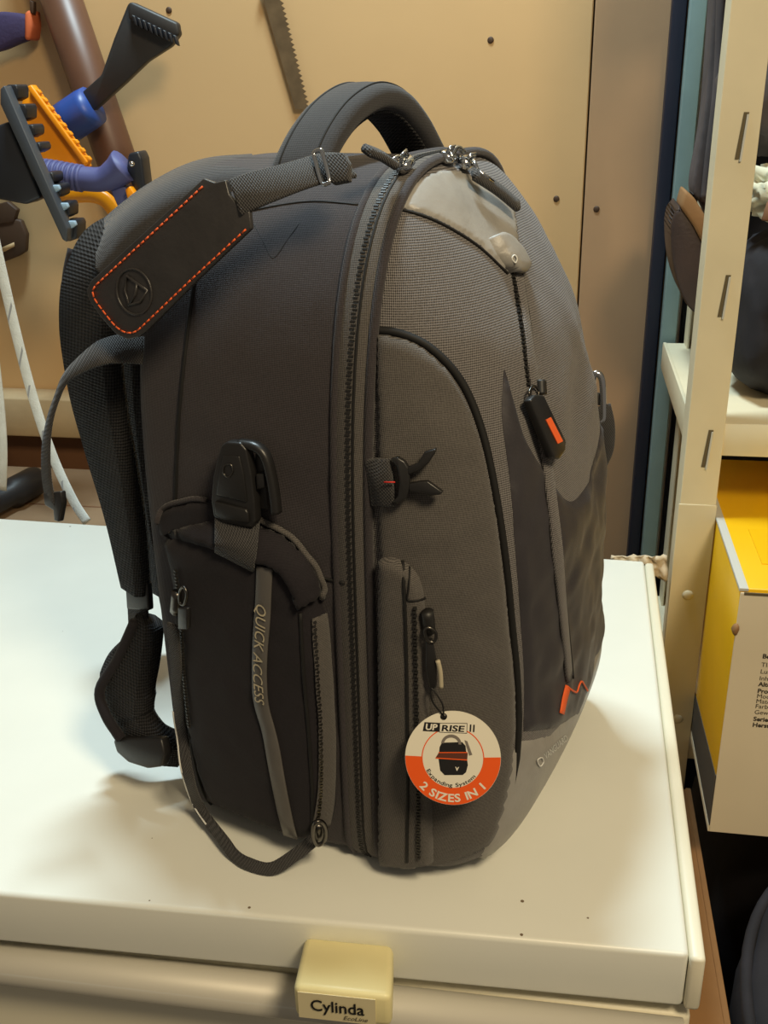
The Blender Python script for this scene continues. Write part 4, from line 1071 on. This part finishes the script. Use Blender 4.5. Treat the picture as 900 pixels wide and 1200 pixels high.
# steel shelving unit
sh = empty('shelving_unit', (.3, .75, -.88)); tag(sh, 'cream slotted steel shelving unit right of the freezer', 'shelving')
def post(x, y, sx_, sy_, nm='post'):
    """angle profile upright with punched slots"""
    w_ = .040; t_ = .003
    prof = [(0, 0), (w_, 0), (w_, .008), (w_-t_, .008), (w_-t_, t_), (t_, t_), (t_, w_), (0, w_)]
    bm = NB(); q4 = [Vector((x+a*sx_, y+b*sy_, 0)) for a, b in prof]
    hexa(bm, [p+Vector((0, 0, -.88)) for p in q4], [p+Vector((0, 0, 1.5)) for p in q4], .0006, 1); return part(nm, bm, K['shelf_cream'], sh, False)
PX = UY(857, 0, .6).x
fp = post(PX, .6, 1, 1)
for (a, b), (c, d_) in (((879, 140), (870, 178)), ((859, 332), (851, 362)), ((839, 510), (831, 542))):
    p, q_ = UY(a, b, .5995), UY(c, d_, .5995); zc_ = (p.z+q_.z)/2; xc = PX+.024
    bm = NB(); hexa(bm, [(xc-.005, .5990, zc_-.022), (xc-.001, .5990, zc_-.022), (xc-.001, .6004, zc_-.022), (xc-.005, .6004, zc_-.022)], [(xc-.001, .5990, zc_+.022), (xc+.004, .5990, zc_+.022), (xc+.004, .6004, zc_+.022), (xc-.001, .6004, zc_+.022)]); part('slot', bm, K['slot_dark'], fp, False)
    bm = NB(); hexa(bm, [(xc-.0005, .5975, zc_-.024), (xc+.0015, .5975, zc_-.024), (xc+.0015, .6, zc_-.024), (xc-.0005, .6, zc_-.024)], [(xc+.002, .5975, zc_+.020), (xc+.004, .5975, zc_+.020), (xc+.004, .6, zc_+.020), (xc+.002, .6, zc_+.020)]); part('slot_lip', bm, K['white_edge'], fp, False)
for (a, b) in ((806, 697), (794, 842)):
    c = UY(a, b, .5995); bm = NB(); lathe(bm, [(.0065, 0), (.0065, .0015), (.003, .003)], c, Vector((0, -1, 0)), 14); part('bolt', bm, K['shelf_cream'], fp)
zj = UY(820, 592, .598).z; bm = NB(); box(bm, (PX-.0012, .5986, -.88), (PX+.041, .6002, zj), .0004); part('splice_plate', bm, K['shelf_cream'], fp, False)
post(PX+.034, .99, 1, -1); post(1.0, .6, -1, 1); post(1.0, 1.0, -1, -1)
zs1 = UY(855, 499, .602).z; zs2 = UY(833, 975, .42).z-.001
for zt in (zs1, zs2, zs1+.62):
    bm = NB(); box(bm, (PX+.004, .604, zt-.036), (.998, .985, zt), .002); s1 = part('shelf', bm, K['shelf_cream'], sh)
    bm = NB(); box(bm, (PX+.004, .6035, zt-.036), (.998, .606, zt+.002), .0008); part('shelf_lip', bm, K['shelf_cream'], s1)
    bm = NB(); box(bm, (PX+.0035, .62, zt-.036), (PX+.008, .975, zt+.003), .0008); part('side_lip', bm, K['shelf_cream'], s1)
# yellow and white carton
bx = PX+.0425
bf, bk_ = .42, .80; zb, zt = zs2+.001, UY(862, 690, .42).z; bw_ = .42
cb = empty('yellow_carton', (bx+bw_/2, (bf+bk_)/2, zb)); tag(cb, 'yellow carton with white front sticking out of the shelf', 'carton')
bm = NB(); box(bm, (bx, bf+.002, zb), (bx+bw_, bk_, zt), .0015); part('body', bm, K['box_yellow'], cb)
bm = NB(); box(bm, (bx+.0005, bf, zb+.0005), (bx+bw_, bf+.002, zt-.004), .0006); fpn = part('front_panel', bm, K['box_white'], cb, False)
bm = NB(); hexa(bm, [(bx-.0007, bf+.001, zb+.008), (bx+.001, bf+.001, zb+.008), (bx+.001, bk_, zb+.008), (bx-.0007, bk_, zb+.008)], [(bx-.0007, bf+.001, zb+.075), (bx+.001, bf+.001, zb+.075), (bx+.001, bk_, zb+.045), (bx-.0007, bk_, zb+.045)]); part('grey_band', bm, K['box_grey'], cb, False)
bm = NB(); box(bm, (bx-.001, bf+.001, zb), (bx+.001, bk_, zb+.009), .0003); part('white_foot_edge', bm, K['box_white'], cb, False)
bm = NB(); box(bm, (bx-.001, bf+.001, zt-.003), (bx+.008, bk_-.1, zt+.0006), .0006); part('worn_edge', bm, K['white_edge'], cb, False)
bm = NB(); box(bm, (bx+.004, bf-.0008, zt-.006), (bx+bw_, bf+.001, zt-.0035)); part('lid_gap', bm, K['slot_dark'], cb, False)
bm = NB(); box(bm, (bx+.03, bf+.06, zt), (bx+.12, bf+.15, zt+.0008)); part('tape_label', bm, K['box_yellow'], cb, False)
c = UY(856, 737, bf); bm = NB(); blob(bm, (bx, bf, c.z), .004, .004, .007, .3, 4, 2, 2); part('torn_spot', bm, K['cardboard'], cb)
lines = [('Bestell', 767, 1, 8), ('TIL 204', 777, 0, 7), ('Luftkap', 785, 0, 7), ('Inhalt', 793, 0, 7), ('Alternativ', 800, 1, 7), ('Produkt', 808, 1, 7), ('Modell', 814, 0, 6), ('Material', 820, 0, 6), ('Farbe', 826, 0, 6), ('Gewicht', 833, 0, 6), ('Seriennr', 841, 1, 7), ('Hersteller', 848, 1, 7)]
vv, ff = [], []
x_ = UY(889, 800, bf).x
for s_, y_, bo, h_ in lines:
    p = UY(888, y_+4, bf-.0003); p.x = x_
    v, f = lettering(s_, p, Vector((1, 0, 0)), Vector((0, 0, 1)), .0052, None, .03 if bo else 0); k = len(vv); vv += v; ff += [tuple(i+k for i in q_) for q_ in f]
for v in vv: v.y = bf-.0003
part('small_print', (vv, ff), K['print_dark'], cb, False)
# things on the upper shelf
def lump(nm, px, py, y, rx, ry, rz, m, lab, cat, amp=.2, fr=6, seed=0, sq=2.4, rest=None):
    c = UY(px, py, y)
    if rest is not None: c.z = rest+rz*.93
    o = empty(nm, (c.x, c.y, c.z-rz)); tag(o, lab, cat); bm = NB(); blob(bm, c, rx, ry, rz, amp, fr, seed, 4, sq); part('body', bm, K[m], o); return o, c
o, c = lump('black_bag', 915, 445, .76, .072, .10, .10, 'dark_cloth', 'soft black bag on the shelf right of the cream post', 'bag', .14, 5, 1, 2.6, zs1)
btop = c.z+.112
o, c2 = lump('crumpled_bag', 905, 350, .74, .045, .06, .032, 'pale_plastic', 'crumpled pale plastic bag on top of the black bag', 'plastic bag', .45, 9, 4, 2.2, btop)
bm = NB(); ribbon(bm, cr([c2+Vector((-.03, -.05, -.015)), c2+Vector((0, -.06, -.02)), c2+Vector((.04, -.055, -.03))], 5), Vector((0, -1, .2)).normalized(), .02, .004); part('printed_band', bm, K['brown_panel'], o)
o, c3 = lump('grey_sack', 925, 235, .80, .085, .09, .12, 'grey_cloth', 'dark grey sack above the black bag on the shelf', 'sack', .25, 6, 6, 2.4, btop+.075)
# brown leather bag and dark jacket behind the post
lb = empty('leather_bag', UY(812, 300, .84)); tag(lb, 'dark brown leather bag with tan flap behind the cream post', 'bag')
P_ = [(797, 242), (812, 262), (828, 290), (850, 300), (850, 370), (824, 372), (804, 356), (790, 318), (786, 280), (788, 255)]
no = Vector((0, -1, 0)); co = UY(812, 300, .82); bm = NB(); plate(bm, [UPL(a, b, co, no) for a, b in P2(P_+[P_[0]], 4)[:-1]], .10, no, .004, 3); part('body', bm, K['brown_leather'], lb)
bm = NB(); plate(bm, [UPL(a, b, co-Vector((0, .004, 0)), no) for a, b in ((803, 222), (814, 232), (836, 268), (842, 296), (826, 290), (812, 264), (797, 243))], .06, no, .004, 2); part('flap', bm, K['cardboard'], lb)
jk = empty('hanging_jacket', UY(830, 100, .90)); tag(jk, 'dark grey brown jacket hanging behind the cream post', 'jacket')
bm = NB(); co = UY(830, 100, .88)
P_ = [(839, -40), (872, -40), (868, 120), (858, 240), (838, 262), (822, 238), (812, 218), (826, 130)]
plate(bm, [UPL(a, b, co, no) for a, b in P2(P_+[P_[0]], 5)[:-1]], .06, no, .004, 3); part('cloth', bm, K['grey_cloth'], jk)
bm = NB(); tube(bm, cr([UPL(a, b, co-Vector((0, .002, 0)), no) for a, b in ((846, -30), (842, 90), (832, 180), (826, 236))], 6), .006, 8); part('fold', bm, K['grey_cloth'], jk)
# floor clutter right of the freezer
cbx = empty('brown_carton', (.055, .39, -.88)); tag(cbx, 'brown cardboard carton on the floor right of the freezer', 'carton')
bm = NB(); box(bm, (.024, .20, -.88), (.085, .575, -.30), .003); part('body', bm, K['cardboard'], cbx)
bm = NB(); box(bm, (.026, .202, -.3002), (.083, .573, -.2985)); part('flap', bm, K['cardboard'], cbx, False)
bm = NB(); box(bm, (.079, .20, -.302), (.0855, .575, -.2975), .001); part('flap_edge', bm, K['cardboard'], cbx)
o = empty('dark_duffel', (.32, .66, -.88)); tag(o, 'large dark duffel bag on the floor under the yellow carton', 'bag')
bm = NB(); blob(bm, (.32, .70, -.61), .20, .20, .27, .06, 5, 3, 4, 3.5); part('body', bm, K['dark_cloth'], o)
bm = NB(); tube(bm, cr([(.22, .52, -.42), (.24, .51, -.35), (.34, .51, -.35), (.40, .52, -.42)], 6), .012, 10); part('handle', bm, K['dark_cloth'], o)
o = empty('black_holdall', (.24, .13, -.88)); tag(o, 'black quilted bag at the bottom right corner', 'bag')
bm = NB(); rings = []
for z_, k_ in ((-.88, .90), (-.86, .97), (-.70, 1.0), (-.50, 1.0), (-.34, 1.0), (-.305, .985), (-.282, .94), (-.268, .86), (-.262, .70), (-.258, .35)):
    rr_ = []
    for k in range(48):
        a = 2*PI*k/48; q_ = Vector((.246+.158*k_*math.cos(a), .195+.268*k_*math.sin(a), z_)); e = .006*noise.noise(q_*14) if z_ > -.87 else 0
        rr_.append(bm.verts.new(q_+Vector((math.cos(a)*e, math.sin(a)*e, e*.6))))
    rings.append(rr_)
for i in range(len(rings)-1):
    for k in range(48): bm.faces.new((rings[i][k], rings[i][(k+1) % 48], rings[i+1][(k+1) % 48], rings[i+1][k]))
bm.faces.new(rings[0][::-1]); bm.faces.new(rings[-1]); part('body', bm, K['dark_cloth'], o)
bm = NB(); tube(bm, [(.246+.148*math.cos(2*PI*k/60), .195+.252*math.sin(2*PI*k/60), -.279) for k in range(60)], .006, 8, True); part('piping', bm, K['dark_cloth'], o)
bm = NB(); tube(bm, cr([(.18, .05, -.262), (.19, .07, -.23), (.25, .08, -.22), (.31, .07, -.23), (.32, .05, -.262)], 6), .011, 10); part('handle', bm, K['dark_cloth'], o)
# crumpled film at the far right corner of the lid
bm = NB(); V_, F_ = [], []
ol = [(718, 654), (735, 652), (757, 656), (775, 652), (781, 664), (779, 680), (764, 684), (752, 672)]
cf = empty('plastic_film', UZ(745, 660, .0)); tag(cf, 'crumpled beige plastic film at the far corner of the lid', 'plastic film')
co = UZ(752, 660, 0)+Vector((0, .012, 0)); no = Vector((0, -1, .2)).normalized()
nx, ny = 16, 7
for j in range(ny):
    for i in range(nx):
        a = 716+i/(nx-1)*66; b = 651+j/(ny-1)*(10+22*(i/(nx-1))**2)
        p = UPL(a, b, co, no); p.y += .010*noise.noise(Vector((i*.6, j*.7, 2.0))); V_.append(p)
for j in range(ny-1):
    for i in range(nx-1): F_.append((j*nx+i, j*nx+i+1, (j+1)*nx+i+1, (j+1)*nx+i))
o = part('film', (V_, F_), K['crumpled_film'], cf); o.modifiers.new('thickness', 'SOLIDIFY').thickness = .0015
